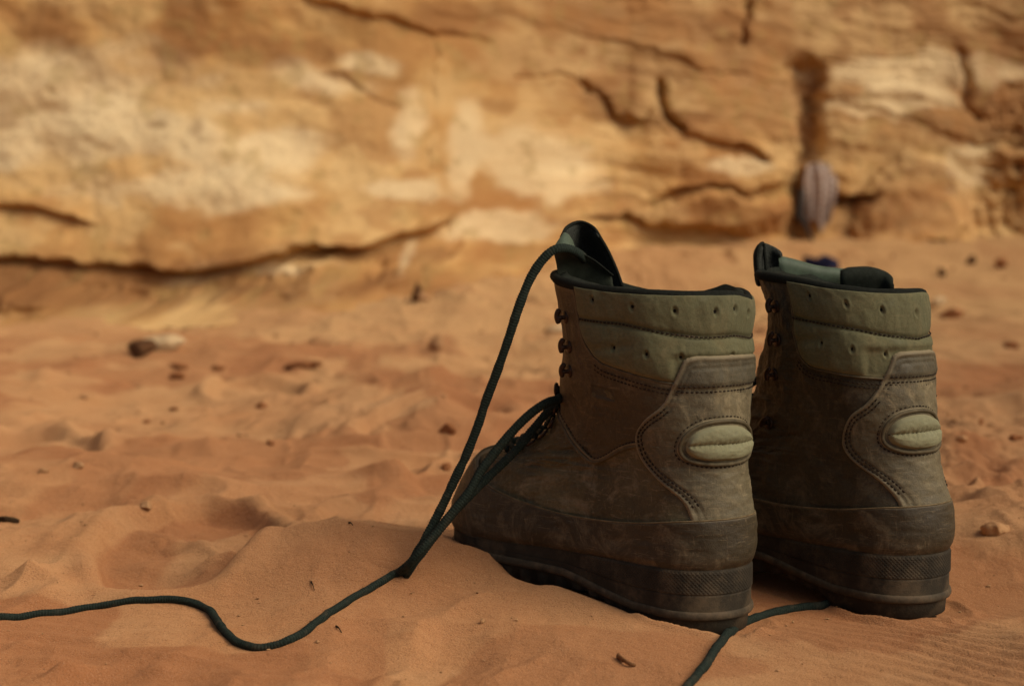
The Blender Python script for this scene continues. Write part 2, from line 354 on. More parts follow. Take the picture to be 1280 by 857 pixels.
def build_boot(name, label, loc, yaw, lean, key, seed):
    root = bpy.data.objects.new(name, None); link(root); root.location = loc; root.rotation_euler = (0, 0, yaw)
    root.empty_display_size = .05
    tag(root, label, 'boot', 'worn leather hiking boots')
    sf = Surf(lean, seed, 1.0 if key == 'left' else .25, .050 if key == 'left' else .215); D = DESIGN[key]
    cnt = catmull(D['counter'], 90); col = catmull(D['collar'], 110); seam = catmull(D['seam'], 60); rand = catmull(RAND, 120)
    # base upper, closed at the front by the tongue bellows
    u = np.linspace(-1, 1, 521); v = np.linspace(0, 1, 261); V, U = np.meshgrid(v, u, indexing='ij')
    wr = -.0016*np.exp(-((V-.52+.25*(np.abs(U)-.55))/.018)**2)*sst(.35, .6, np.abs(U))*sst(.95, .8, np.abs(U))
    wr += -.0012*np.exp(-((V-.44+.3*(np.abs(U)-.6))/.014)**2)*sst(.45, .7, np.abs(U))*sst(1, .85, np.abs(U))
    wr += .0012*(fbm(U*9+seed, V*14, 4, 5, .55, True)-.6)*sst(.30, .6, np.abs(U))+.0006*fbm(U*14+seed, V*12, 4)*sst(0, .08, V)
    wr *= sst(1, .93, np.abs(U))
    mesh_obj('upper', sf.p(U, V, wr), grid_faces(len(v), len(u)), M['upper' if key == 'left' else 'upper_worn_shaded'], root)
    # front facing / quarter piece
    Jd, Jp = Join(), Join()
    if D['quarter']:
        q = catmull(D['quarter'], 90)
        poly = np.concatenate([q, [(.25, .70), (.20, .79)], col[::-1][40:] if False else [(.30,.812),(.404,.828),(.502,.846),(.567,.879),(.597,.912),(.603,.99)], [(.80, .99), (.81, .85)]])
        rect = np.array([(.559,.779),(.447,.768),(.455,.729),(.575,.740)])
        def tn(U_, V_):
            Q = np.stack([U_, V_], 1)*ME; k_ = inside(Q, rect*ME)*.75
            for cu, cv in LET:
                cc = np.array([cu, cv])*ME; rr = np.abs(np.linalg.norm((Q-cc)/[1, 1.15], axis=1)-.0026); k_ = np.maximum(k_, .5*np.exp(-(rr/.0007)**2))
            return k_
        LET = [(.570,.690),(.538,.688),(.505,.684),(.473,.680),(.440,.674)]
        def em(U_, V_, d):
            Q = np.stack([U_, V_], 1)*ME; dr, _ = seg_dist(Q, rect*ME, True); i = inside(Q, rect*ME)
            h = np.where(i, -.0009*sst(0, .0015, dr), 0)+.0005*np.exp(-(dr/.0007)**2)
            for k, (cu, cv) in enumerate([(.570,.690),(.538,.688),(.505,.684),(.473,.680),(.440,.674)]):     # illegible raised lettering
                cc = np.array([cu, cv])*ME; rr = np.abs(np.linalg.norm((Q-cc)/[1, 1.15], axis=1)-.0026); an = np.arctan2(Q[:, 1]-cc[1], Q[:, 0]-cc[0])
                h = h+.0006*np.exp(-(rr/.0006)**2)*(1 if k % 2 else sst(-.3, .2, np.cos(an-(.5 if k else 2))+.4))
            h = h-.0012*np.exp(-((U_-.60-(V_-.6)*.5)/.02)**2)*sst(.72, .55, V_)
            return h
        for sd in (1, -1):
            pl = poly*[sd, 1]
            patch('quarter', sf, pl, .0014, M['quarter'], root, edge=.0018, res=.001, extra=(em if sd == 1 else None), tone=(tn if sd == 1 else None),
                  grooves=[(offset_line(pl[:90], -.0035*sd), .0004, .0007)])
        for sd in (1, -1):
            tube('quarter_piping', sf.p(*(q[4:]*[sd, 1]).T, .0009), .0015, M['piping'], root, k=8)
            tube('quarter_piping', sf.p(*offset_line(q[4:]*[sd, 1], -.0026*sd).T, .0012), .0010, M['edge'], root, k=8)
            stitches(Jd, sf, offset_line(q[6:]*[sd, 1], -.0045*sd), .0015)
    # collar panel: two padded chambers
    cpoly = sym(col)
    sm = sym(seam)
    def puff(U_, V_, d):
        Q = np.stack([U_, V_], 1)*ME; ds, _ = seg_dist(Q, sm*ME)
        h = .0034*np.sqrt(np.clip(1-(1-np.clip(np.minimum(ds, d)/.013, 0, 1))**2, 0, 1))
        h = h*(1-.85*sst(.235, .20, np.abs(U_))*sst(.875, .855, V_))-.0012*np.exp(-(ds/.0010)**2)
        for hu, hv in [(s_*a, b) for a, b in D['holes'] for s_ in ((1, -1) if a > .02 else (1,))]:
            r = np.linalg.norm(Q-np.array([hu, hv])*ME, axis=1); h = h-.0020*np.exp(-(r/.0016)**4)+.0003*np.exp(-((r-.0026)/.0007)**2)
        h = h-.0018*np.exp(-((V_-.875+.10*(U_-.5))/.012)**2)*sst(.30, .42, U_)*sst(.60, .5, U_)     # crease in the lower chamber
        return h+.0008*fbm(U_*9+seed, V_*9, 3)
    patch('collar_panel', sf, cpoly, .0012, M['nubuck'], root, edge=.0016, res=.00085, extra=puff)
    tube('collar_panel_piping', sf.p(*catmull(cpoly, 420)[6:-6].T, .0012), .0009, M['piping'], root, k=8)
    stitches(Jd, sf, sm, .0022, .0030, .0026, .0006)
    lowl = col[30:]; ol = offset_line(np.concatenate([lowl, (lowl*[-1, 1])[::-1]]), .0036); stitches(Jp, sf, ol, .0016, .0030, .0024, .0005)
    ol = offset_line(np.concatenate([lowl, (lowl*[-1, 1])[::-1]]), .0062); stitches(Jp, sf, ol, .0013, .0030, .0024, .0005)
    # punched holes
    for hu, hv in [(s_*a, b) for a, b in D['holes'] for s_ in ((1, -1) if a > .02 else (1,))]:
        dd, _ = seg_dist(np.array([[hu, hv]])*ME, cpoly*ME); c = sf.p(hu, hv, .0012+float(puff(np.array([hu]), np.array([hv]), dd)[0])+.0004); n = sf.n(hu, hv); t = np.cross(n, [0, 0, 1.]); t /= np.linalg.norm(t); b_ = np.cross(n, t)
        th = np.linspace(0, 2*np.pi, 14, endpoint=False); Vv = [c+(t*math.cos(a)+b_*math.sin(a))*.0012 for a in th]+[c-n*.0002]
        mesh_obj('punch_hole', Vv, [(k, (k+1) % 14, 14) for k in range(14)], M['hole'], root)
    # heel counter
    top = cnt[0]; rc = .016                                    # rounded top corners
    cc = [top+np.array([-.004*k*k/9, .003*k]) for k in range(1, 5)]
    tl = np.concatenate([catmull([(top[0]-.075, top[1]+.014), (top[0]-.045, top[1]+.013), (top[0]-.016, top[1]+.004), (top[0]-.001, top[1]-.018), tuple(cnt[12])], 18)[:-1], cnt[12:]])
    cp = sym(tl)
    def cbase(U_, V_): return .0022*sst(.775, .80, V_)+.0002
    def cex(U_, V_, d):
        Q = np.stack([U_, V_], 1)*ME
        h = np.zeros(len(U_)); h = h+.0009*np.exp(-((d-.0014)/.0010)**2)*sst(.21, .25, V_)
        for o in (.0036, .0064): h = h-.0007*np.exp(-((d-o)/.0008)**2)*sst(.86, .84, V_)
        return h
    patch('heel_counter', sf, cp, .0021, M['counter'], root, edge=.0016, res=.00085, base=cbase, extra=cex, tone=lambda a, b: sst(.775, .79, b)*.55)
    for sd in (1, -1):
        for o in (.0036, .0064):
            l = offset_line(cnt[14:76]*[sd, 1], -o*sd); stitches(Jp, sf, l, lambda a, b: .0021+cbase(a, b), .0030, .0024, .0005)
    for vv in (.787, .772):
        uw = np.interp(-vv, -cnt[:, 1], cnt[:, 0])-.020; uu_ = np.linspace(uw, -uw, 60); stitches(Jp, sf, np.stack([uu_, np.full(60, vv)], 1), lambda a, b: .0022+cbase(a, b), .0030, .0024, .0005)
    # padded oval over the heel tendon
    th = np.linspace(0, 2*np.pi, 80, endpoint=False); c0 = np.array([.042, .572]) if key == 'left' else np.array([.032, .572]); ru, rv = (.152, .110) if key == 'left' else (.134, .110)
    e = lambda k, dm=0: np.stack([c0[0]+(ru*k+dm/MU)*np.sign(np.cos(th))*np.abs(np.cos(th))**.86, c0[1]+(rv*k+dm/MV)*np.sign(np.sin(th))*np.abs(np.sin(th))**.9+.010*np.cos(th)], 1)
    patch('pad_surround', sf, e(1.0), .0016, M['counter'], root, edge=.0012, res=.0008, base=.0018)
    Pp = sf.p(*e(1, -.0022).T, .0038); Pp = np.concatenate([Pp, Pp[:1]]); tube('pad_piping', Pp, .0015, M['piping'], root, k=8, cap=False)
    rr_ = e(1, .0012); stitches(Jp, sf, np.concatenate([rr_, rr_[:1]]), .0023, .0030, .0022, .00045)
    def pf(U_, V_, d):
        dv_ = np.abs(V_-c0[1]-.004)*MV
        h = .0050*np.sqrt(np.clip(1-(1-np.clip(np.minimum(d, dv_+.0012)/.0095, 0, 1))**2, 0, 1))
        return h+.00025*np.sin(U_*420)*np.exp(-(dv_/.003)**2)
    pd = patch('heel_pad', sf, e(1, -.0050), .0018, M['pad'], root, edge=.0015, res=.0006, base=.0020, extra=pf)
    J = Join(); sl_ = np.stack([np.linspace(c0[0]-ru*.8, c0[0]+ru*.8, 50), np.full(50, c0[1]+.004)], 1); stitches(J, sf, sl_, .0058, .0024, .0018, .0004, .15)
    J.obj('pad_stitching', M['stitch'], pd)
    Jd.obj('dark_stitching', M['stitch'], root)['kind'] = 'stuff'
    Jp.obj('seam_stitching', M['stitch'], root)['kind'] = 'stuff'
    # rand
    rp = sym(np.concatenate([[(1.0, .36)], rand[2:]])); rl = np.clip(rand, [0, 0], [1, 1])
    uu = np.linspace(-1, 1, 481); rv_ = np.interp(np.abs(uu), rl[::-1, 0], rl[::-1, 1]); q = np.linspace(0, 1, 60)
    Vr = q[:, None]*rv_[None]; Ur = np.ones((60, 1))*uu[None]
    hr = .0029*np.sqrt(np.clip(1-(1-np.clip((1-q)[:, None]*rv_[None]*MV/.0012, 0, 1))**2, 0, 1))-.0005*(q[:, None] > .999)
    hr = hr*(.45+.55*sst(0, .25, q))[:, None]+.0004*fbm(Ur*20+seed, Vr*20, 3)*(q[:, None] < .97)
    mesh_obj('rand', sf.p(Ur, Vr, hr), grid_faces(60, 481), M['rand'], root, attrs={'wear': (np.exp(-((1-q)[:, None]*rv_[None]*MV/.0010)**2)*.8).ravel()})
    tube('rand_edge', sf.p(uu, rv_, .0024)[:-1], .00055, M['edge'], root, k=6, cap=False)
    # sole
    C = feather(sf); x = C[:, 0]; zf = C[:, 2]+.001
    C = sole_ring(C, .0016, zf)
    zr = np.interp(x, [0, .065, .095, .135, .20, .29], [.0050, .0055, .0105, .0180, .0195, .0205])   # lip centre height
    zb = np.interp(x, [0, .068, .078, .12, .15, .25, .29], [-.010, -.010, -.002, .006, .003, -.002, .006])
    zt = zr+(zf-zr)*.45
    lay = []; qs = np.linspace(0, 1, 26); hat = []
    s_arc = np.concatenate([[0], np.cumsum(np.linalg.norm(np.diff(C[:, :2], axis=0), axis=1))])
    C2 = np.stack([np.interp(np.linspace(0, s_arc[-1], 1500), s_arc, a) for a in (C[:, 0], C[:, 1], C[:, 2], zf, zr, zt)], 1)
    Cc = C2[:, :3]; zf2, zr2, zt2 = C2[:, 3:].T; sa = np.linspace(0, s_arc[-1], 1500)
    heel = sst(.13, .09, Cc[:, 0]); rows = []
    for k, q_ in enumerate(np.linspace(0, 1, 44)):
        z = zf2+(zt2-zf2)*q_; zz = z
        tex = .00035*np.maximum(np.sin((sa-z)*2200), np.sin((sa+z)*2200)*.6)*heel*(1 if .06 < q_ < .95 else 0)
        rows.append(sole_ring(Cc, .0004+.0009*min(1, q_*8)*heel+tex-.0006*(q_ > .97), z))
    for q_ in np.linspace(0, 1, 10):
        rows.append(sole_ring(Cc, .0004*heel+.0003, zt2+(zr2+.002-zt2)*q_))
    sole = mesh_obj('midsole', np.concatenate(rows), grid_faces(len(rows), 1500, True), M['sole'], root)
    rows = []
    for a in np.linspace(0, 1, 13):
        th = math.pi*(a-.5); rows.append(sole_ring(C, .0004+.0019*math.cos(th)**.7*(1+.15*np.sin(x*90)), zr+.0030*math.sin(-th)))
    mesh_obj('sole_lip', np.concatenate(rows), grid_faces(len(rows), len(C), True), M['ridge'], root)
    lug = .0016*np.clip(3*np.sin(s_arc*2*np.pi/.017), -1, 1)*sst(.06, .11, x)
    rows = [sole_ring(C, .0002, zr-.002), sole_ring(C, -.0004, zr-.004), sole_ring(C, -.0002+lug*.5-.001, zr-.0055), sole_ring(C, -.0008+lug-.001, zb+.001), sole_ring(C, -.0025+lug-.001, zb)]
    cen = C.copy(); cen[:, 1] *= .02; cen[:, 2] = zb; rows.append(cen)
    mesh_obj('outsole', np.concatenate(rows), grid_faces(len(rows), len(C), True), M['sole'], root)
    # binding round the collar and lining inside
    u_ = np.linspace(-1, 1, 300); P = sf.p(u_, np.ones(300), -.0003)
    tube('collar_binding', np.concatenate([P[:-1], P[:1]]), .0036*(1+.06*np.sin(u_*31)), M['binding'], root, k=12, cap=False, knurl=.02)
    rows = []; u_ = np.linspace(-1, 1, 241)[:-1]
    for v_, h_ in ((1, -.002), (.995, -.009), (.96, -.012), (.90, -.011), (.84, -.012), (.75, -.009), (.62, -.007), (.5, -.007), (.42, -.008)):
        bul = .003*np.exp(-((u_+.3)/.2)**2)*(v_ > .93)
        rows.append(sf.p(u_, np.full(240, v_), h_-.0*u_)+np.array([0, 0, 1])*(bul+(.0035 if .98 < v_ < .999 else 0))[:, None])
    cen = rows[-1].mean(0)[None]*np.ones((240, 1)); rows.append(rows[-1]*.4+cen*.6); rows.append(cen)
    mesh_obj('lining', np.concatenate(rows), grid_faces(len(rows), 240, True, True), M['lining'], root)
    # hooks and lace rings
    def frame_at(u0, v0, h0):
        c = sf.p(u0, v0, h0); n = sf.n(u0, v0); up = sf.p(u0, v0+.02)-sf.p(u0, v0); up -= n*up.dot(n); up /= np.linalg.norm(up); return c, n, up, np.cross(up, n)
    hv = (.927, .868, .803) if key == 'left' else (.937, .870, .773, .585)
    hu0 = .70 if key == 'left' else .655
    for sd in (1, -1):
        for v0 in hv:
            J = Join(); c, n, up, b_ = frame_at(hu0*sd, v0, .0012); f = b_*sd if (sf.p(.9*sd, v0)-c).dot(b_*sd) > 0 else -b_*sd
            V_, F_ = tube_geo([c-n*.001, c+n*.0005, c+n*.0012], [.0050, .0050, .0040], 14); J.add(V_, F_)
            pts = [c+n*.0005, c+n*.003, c+n*.0046+f*.0005, c+n*.0052+f*.001]; V_, F_ = tube_geo(catmull(pts, 8), [.0024, .0019, .0016, .0016, .0017, .0019, .002, .002], 10); J.add(V_, F_)
            pts = [c+n*.0038+up*.0064-f*.001, c+n*.0056+up*.0034+f*.0006, c+n*.0060+f*.001, c+n*.0054-up*.004+f*.0005]
            V_, F_ = tube_geo(catmull(pts, 12), np.r_[.0012, np.full(10, .0021), .0013], 10, .7); J.add(V_, F_)
            J.obj('lace_hook', M['metal'], root)
    lv = [.735, .665, .605, .545, .49, .44]
    if True:
        for k, v0 in enumerate(lv):
            for sd in (1, -1):
                c, n, up, b_ = frame_at((.86-.01*k)*sd, v0, .0012); th = np.linspace(0, 2*np.pi, 17)
                pts = [c+n*.0028+up*(.0042*math.cos(a))+b_*(.0034*math.sin(a))+n*.001*math.sin(a) for a in th]
                tube('lace_ring', pts, .0012, M['metal'], root, k=8, cap=False)
            us = np.linspace(.88-.01*k, 1, 12); dv_ = -.03
            for sg in (1, -1):
                L1 = [(a, v0+dv_*(a-us[0])/(2*(1-us[0]))) for a in us]; L2 = [(-a, v0+dv_*(1-(a-us[0])/(2*(1-us[0])))) for a in us[::-1]]
                LL = np.array(L1+L2[1:]); LL[:, 0] *= sg
                tube('lace_crossing', sf.p(LL[:, 0], LL[:, 1], .0038+(.0022 if sg > 0 else 0)*np.sin(np.linspace(0, np.pi, len(LL)))), .0023, M['lace'], root, k=10, flat=.8, knurl=.1)
    return root, sf
def w2l(root, P):
    P = np.asarray(P, float)-np.array(root.location); a = root.rotation_euler[2]; c, n = math.cos(a), math.sin(a)
    return np.stack([P[..., 0]*c+P[..., 1]*n, -P[..., 0]*n+P[..., 1]*c, P[..., 2]], -1)
boot_l, sf_l = build_boot('hiking_boot', 'olive and brown leather hiking boot nearer the middle, its long lace trailing left', (.1610, 1.06, 0), R(132), (.006, .002), 'left', 1.3)
boot_r, sf_r = build_boot('hiking_boot', 'rightmost hiking boot, half hidden behind the other, a short lace loose at its heel', (.3140, 1.10, .0015), R(128), (.023, .010), 'right', 4.1)


# ------------------------------------------------------------------ cliff line and sand
WX = np.array([-9, -6, -1.55, -.9, -.3, 0, .35, 1.3, 2.5, 5, 9]); WY = np.array([3.2, 3.9, 4.6, 4.8, 5.1, 5.8, 6.6, 7.1, 7.4, 7.3, 6.0])
WZ = np.array([0, 0, -.005, .01, .04, .10, .16, .19, .235, .30, .34])
def wall_y(x):
    return sum(np.interp(x+o, WX, WY) for o in (-.15, -.05, .05, .15))/4
def gauss(x, y, cx, cy, sx, sy, rot=0):
    c, n = math.cos(rot), math.sin(rot); dx, dy = x-cx, y-cy; a = dx*c+dy*n; b = -dx*n+dy*c
    return np.exp(-.5*((a/sx)**2+(b/sy)**2))
def footprint(x, y, cx, cy, wx, wy, rot, depth, rim, seed=0):
    c, n = math.cos(rot), math.sin(rot); dx, dy = x-cx, y-cy; a = (dx*c+dy*n)/wx; b = (-dx*n+dy*c)/wy
    r = np.sqrt(a*a+b*b)+.10*vnoise(x*14+seed, y*14)
    ins = sst(1.05, .86, r); tread = .22*np.clip(np.sin(b*13+2*np.sin(a*2.2)), -.5, .8)*sst(.8, .5, r)*(vnoise(x*25+seed, y*25, 5) > -.35)
    return -depth*ins*(.75+.25*r-tread)+rim*np.exp(-((r-1.13)/.13)**2)*(1+.6*vnoise(x*20, y*20, seed))
def sand_h(x, y):
    x = np.asarray(x, float); y = np.asarray(y, float)
    wy = wall_y(x); rise = (np.interp(x, WX, WZ)+.010)*sst(2.4, 0, wy-y)**1.3
    near = np.exp(-(((x-.20)/.20)**4+((y-1.10)/.22)**4))
    m = (1-near)*(1-.75*gauss(x, y, -.33, 1.10, .17, .05))
    h = -.010+rise+m*(.016*fbm(x*1.9+3, y*1.5+8, 2)+.0085*fbm(x*5+1, y*4.2, 3)+.0075*(fbm(x*4.1+9, y*3.3+2, 3, 7, .5, True)-.6))
    wx_ = x+.05*vnoise(x*5, y*5, 3); wy_ = y+.05*vnoise(x*5, y*5, 6)
    tr = fbm(wx_*9+2, wy_*8, 2, 11, .5, True)                    # trampled little crests
    h = h+(.013*np.maximum(tr-.30, 0)-.004)*m*(.6+.8*sst(-.2, .4, vnoise(x*2.3, y*1.9, 8)))
    fx = sst(1.5, 2.6, y); h = h+fx*(.011*(fbm(x*3.1, y*2.4, 3, 21, .5, True)-.5))*.8
    sm_ = 1-gauss(x, y, -.10, 1.15, .13, .12)
    h = h+sm_*m*(.0045*np.maximum(fbm(x*12+.6*vnoise(x*9, y*9, 2), y*9, 3, 37, .5, True)-.55, 0)+.0035*fbm(x*11, y*10, 2, 39))
    h = h+.0014*fbm(x*26, y*26, 4, 31)*(m*.7+.3)+.0016*np.maximum(fbm(x*60, y*60, 2, 35)-.75, 0)
    # rough clods to the right and behind
    rg = sst(.36, .50, x-.1*(y-1.2))*sst(1.02, 1.2, y)*sst(3.2, 1.9, y)
    h = h+rg*(.0045*np.maximum(fbm(x*17, y*15, 4, 41), -.2)+.003*fbm(x*40, y*36, 3, 43, .6, True))
    # own features of the place
    h = h+footprint(x, y, -.278, 1.30, .076, .150, R(6), .0165, .0050, 1)*1.0
    h = h+footprint(x, y, .62, 1.62, .07, .16, R(-20), .014, .006, 4)
    h = h+footprint(x, y, -.62, 1.95, .08, .17, R(30), .016, .006, 5)+footprint(x, y, -.10, 2.05, .07, .15, R(-35), .014, .006, 6)
    h = h+footprint(x, y, -.45, 2.7, .09, .18, R(10), .018, .008, 7)+footprint(x, y, .75, 2.4, .09, .18, R(50), .018, .008, 8)
    h = h+.025*gauss(x, y, -.080, 1.190, .066, .055, R(8))
    h = h+.014*gauss(x, y, .035, 1.115, .050, .020, R(-42))-.016*gauss(x, y, .020, 1.158, .018, .014, R(-42))
    h = h+.003*gauss(x, y, -.165, 1.25, .05, .10, R(-14))
    h = h+.010*gauss(x, y, .055, 1.00, .055, .05, R(20))-.008*gauss(x, y, -.075, .98, .05, .07, R(-30))
    h = h+.005*gauss(x, y, .26, 1.02, .10, .035, R(-6))
    h = h+.035*gauss(x, y, -.17, 2.10, .13, .16, R(30))*sst(-.02, .05, (x+.27)*.5-(y-2.0)*-.25+.02)
    h = h+.030*gauss(x, y, .50, 1.38, .16, .07, R(12))+.020*gauss(x, y, -.55, 1.62, .20, .09, R(-8))
    cr = (y-1.62)-.35*(x+.2)-.05*np.sin(x*7)                      # a long low crest behind the footprint
    h = h+.012*np.exp(-np.maximum(cr, 0)/.16)*sst(-.035, 0, cr)*sst(-.75, -.55, x)*sst(.15, 0, x)
    rp = gauss(x, y, .315, 1.005, .075, .055, R(-20)); ph = (y-1.0)*math.cos(.80)+(x-.3)*math.sin(.80)
    h = h+.0030*rp*np.sin(2*np.pi*ph/.0165+1.8*vnoise(x*22, y*22, 9))*(.6+.4*vnoise(x*30, y*12, 12))
    rp = gauss(x, y, -.36, 1.02, .12, .06, R(5)); h = h+.0012*rp*np.sin(2*np.pi*((y-1)*.98+.2*x)/.022+2.2*vnoise(x*15, y*15, 10))
    # the boots press the sand down
    for bo in (boot_l, boot_r):
        a = bo.rotation_euler[2]; dx, dy = x-bo.location[0], y-bo.location[1]; lx = dx*math.cos(a)+dy*math.sin(a); ly = -dx*math.sin(a)+dy*math.cos(a)
        h = h+.0030*np.exp(-((np.sqrt(((lx-.035)/.048)**2+(ly/.044)**2)-1.10)/.10)**2)*(.6+1.2*vnoise(x*45, y*45, 14))
        r = np.sqrt(((lx-.035)/.044)**2+(ly/.040)**2); zb = bo.location[2]-.0095
        h = np.where(r < 1, np.minimum(h, zb), h*sst(1, 1.2, r)+(1-sst(1, 1.2, r))*np.minimum(h, zb+.0025))
    return h
def ground_at(px, py, up=0.0, d0=.6):
    """point where the view ray through (px,py) meets the sand"""
    a = at(px, py, 1.0)-np.array([0, 0, EYE]); t = np.linspace(d0, 9, 6000); P = np.array([0, 0, EYE])+a*t[:, None]
    k = np.argmax(P[:, 2] < sand_h(P[:, 0], P[:, 1])+up); return P[k]
def geo(a, b, s0, s1):
    """positions from a to b with steps growing from s0 to s1"""
    n = max(2, int((b-a)/((s0+s1)/2))); t = np.linspace(0, 1, n); r = np.log(s1/s0)
    return a+(b-a)*((np.exp(r*t)-1)/(np.exp(r)-1) if abs(r) > 1e-6 else t)
def cat(*L): return np.concatenate([L[0]]+[l[1:] for l in L[1:]])
xr = geo(.56, 2.8, .0023, .03); xl = geo(.50, 2.2, .0023, .03)
xs = cat(-geo(2.2, 14, .03, .6)[::-1], -xl[::-1], np.arange(-.50, .5601, .0023), xr, geo(2.8, 14, .03, .6))
ys = cat(-geo(0, 10, .05, .8)[::-1], geo(0, .86, .05, .004), geo(.86, 1.75, .0023, .0026), geo(1.75, 8.6, .0026, .045))
gx, gy = np.meshgrid(xs, ys); gz = sand_h(gx, gy)
# darker, coarser sand exposed where the pale wind-blown skin is broken, plus painted shade
ax, ay = gx+.05*fbm(gx*6, gy*5, 3, 301), gy+.07*fbm(gx*5+4, gy*5, 3, 305)
bare_shade = sst(.05, .16, fbm(ax*3.1+4, ay*2.3, 4, 311))*.75+.25*sst(.1, .5, fbm(ax*9, ay*8, 3, 317))
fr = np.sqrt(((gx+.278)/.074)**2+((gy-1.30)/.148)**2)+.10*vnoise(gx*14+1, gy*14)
bare_shade = np.clip(bare_shade+sst(1.0, .93, fr)*(.85-.8*sst(.55, .4, np.sqrt(((gx+.255)/.07)**2+((gy-1.30)/.14)**2)+.25*vnoise(gx*20, gy*18, 3))), 0, 1)  # disturbed sand in the footprint, its shaded crescents painted in too
bare_shade = np.maximum(bare_shade, .75*gauss(gx, gy, -.09, 1.15, .11, .10))*(1-.6*sst(3.2, 4.5, gy))  # soft shade left of the nearer boot, darkened into the sand colour
def sand_mat():
    m, t, b = mat('red_sand', .95, .12); v = coords(t)
    n1 = noise(t, v, 3.2, 5, .6); n2 = noise(t, v, 14, 6, .65); n3 = noise(t, v, 900, 2, .7); n4 = noise(t, v, 1900, 2, .6)
    c = mixc(t, ramp(t, n1, [(.35, (0,)*3), (.65, (1,)*3)]), (.485, .235, .098), (.54, .285, .13))
    c = mixc(t, ramp(t, n2, [(.40, (0,)*3), (.70, (.6,)*3)]), c, (.57, .33, .155))
    sp = t.nodes.new('ShaderNodeSeparateXYZ'); t.links.new(v, sp.inputs[0])
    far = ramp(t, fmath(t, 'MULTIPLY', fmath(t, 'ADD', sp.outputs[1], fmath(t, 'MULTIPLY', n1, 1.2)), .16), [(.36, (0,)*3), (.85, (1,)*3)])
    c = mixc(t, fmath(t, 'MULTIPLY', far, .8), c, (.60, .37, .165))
    c = mixc(t, fmath(t, 'MULTIPLY', attr(t, 'bare_shade'), .85), c, (.38, .155, .062))
    c = mixc(t, ramp(t, n3, [(.30, (.75,)*3), (.46, (0,)*3)]), c, (.20, .085, .04))
    c = mixc(t, ramp(t, n4, [(.58, (0,)*3), (.70, (.7,)*3)]), c, (.70, .48, .29))
    t.links.new(c, b.inputs['Base Color']); b.inputs['Diffuse Roughness'].default_value = 1
    p = bump(t, b, n3, .0012, .8); p = bump(t, b, noise(t, v, 230, 4, .7), .0022, .6, p); bump(t, b, noise(t, v, 45, 5, .65), .006, .45, p); return m
M['sand'] = sand_mat()
g = mesh_obj('sand', np.stack([gx, gy, gz], -1), grid_faces(len(ys), len(xs)), M['sand'], attrs={'bare_shade': bare_shade}); tag(g, kind='structure')

# ------------------------------------------------------------------ cliff
def yline(poly, s):
    p = np.array(poly, float); return np.interp(s, p[:, 0], p[:, 1])
def win(s, a, b, f=14): return sst(a-f, a+f, s)*sst(b+f, b-f, s)
wxs = cat(-geo(1.9, 9, .006, .5)[::-1], np.arange(-1.9, 3.2, .0065), geo(3.2, 9, .0065, .5))
wts = cat(np.arange(-.12, 1.35, .0058), geo(1.35, 6.5, .0058, .4))
X, Zr = np.meshgrid(wxs, wts); Y0 = wall_y(X); Z = Zr+np.interp(X, WX, WZ)*.0
s = 640+FPX*X/Y0; t_ = 280-(Z-EYE)*FPX/Y0; t0 = t_.copy()                     # feature coordinates on the wall, from the survey of the photograph
s = s+9*fbm(X*4, Z*4, 5, 60, .6); t_ = t_+7*fbm(X*4.5, Z*4.5, 5, 66, .62)
tb = 280-(np.interp(X, WX, WZ)-EYE)*FPX/Y0                    # base of the wall in the same coordinates
D = .075*fbm(X*1.1, Z*1.3+5, 3, 50)+.018*fbm(X*4, Z*5, 4, 52, .42)+.005*fbm(X*14, Z*16, 4, 54)
rt = sst(560, 720, s); tilt = t_-.13*(s-640)*rt+18*vnoise(X*1.7, Z*1.5, 71)
st = fbm(X*.7, tilt*.045, 4, 56, .6); D = D+(.016*st+.007*fbm(X*1.2, tilt*.12, 2, 58, .5, True))*(.03+.60*rt)*(1-.8*sst(1.35, 1.1, np.sqrt(((s-1140)/82)**2+((t_-300)/108)**2)))*(1-.7*sst(1.2, .9, np.sqrt(((s-900)/98)**2+((t_-270)/30)**2)))
def ledge(poly, over, under, fo, fu, a, b):
    """overhang above the line, recess below it"""
    dv = t_-yline(poly, s); k = win(s, a, b); return k*np.where(dv < 0, over*np.exp(dv/fo)*sst(1.5, -3, dv), -under*np.exp(-dv/fu)*sst(-1.5, 3, dv))
def crack(poly, wpx, dep, axis='v'):
    p = np.array(poly, float)
    d, _ = seg_dist(np.stack([s.ravel(), t_.ravel()], 1), p); d = d.reshape(s.shape); return -dep*np.exp(-(d/wpx)**2)
A = [(-400, 318), (-20, 322), (60, 322), (120, 331), (170, 329), (250, 334), (330, 325), (420, 315), (480, 306), (540, 287), (590, 262), (640, 250)]
D += ledge(A, .06, .07, 60, 16, -900, 570)*(.95+.5*vnoise(X*4, Z*0, 61))
lo = t_-yline(A, s)-14*(vnoise(X*3, Z*0, 93)+.5); D += sst(640, 560, s)*sst(4, 18, lo)*(.04+.16*sst(20, 44, lo+8*vnoise(X*9, Z*6, 95)))+sst(640, 560, s)*sst(2, 20, lo)*(.034*fbm(X*6, Z*9, 4, 96, .5, True)-.02)
D += ledge([(-100, 258), (60, 262), (160, 285)], .03, .03, 25, 14, -60, 120)
D += ledge([(822, 118), (832, 142), (850, 160), (880, 176), (925, 191), (970, 207)], .08, .10, 50, 8, 832, 962)*(.6+.8*vnoise(X*6, Z*6, 62))
D += crack([(829, 112), (831, 128), (838, 146), (852, 160)], 5, .08)
D += ledge([(715, 100), (735, 112), (770, 143), (800, 150), (812, 138)], .035, .045, 40, 9, 722, 806)*(.6+.8*vnoise(X*6, Z*6, 63))
D += crack([(722, 103), (728, 118)], 6, .04)+crack([(640, 92), (700, 100), (722, 104)], 3, .03)
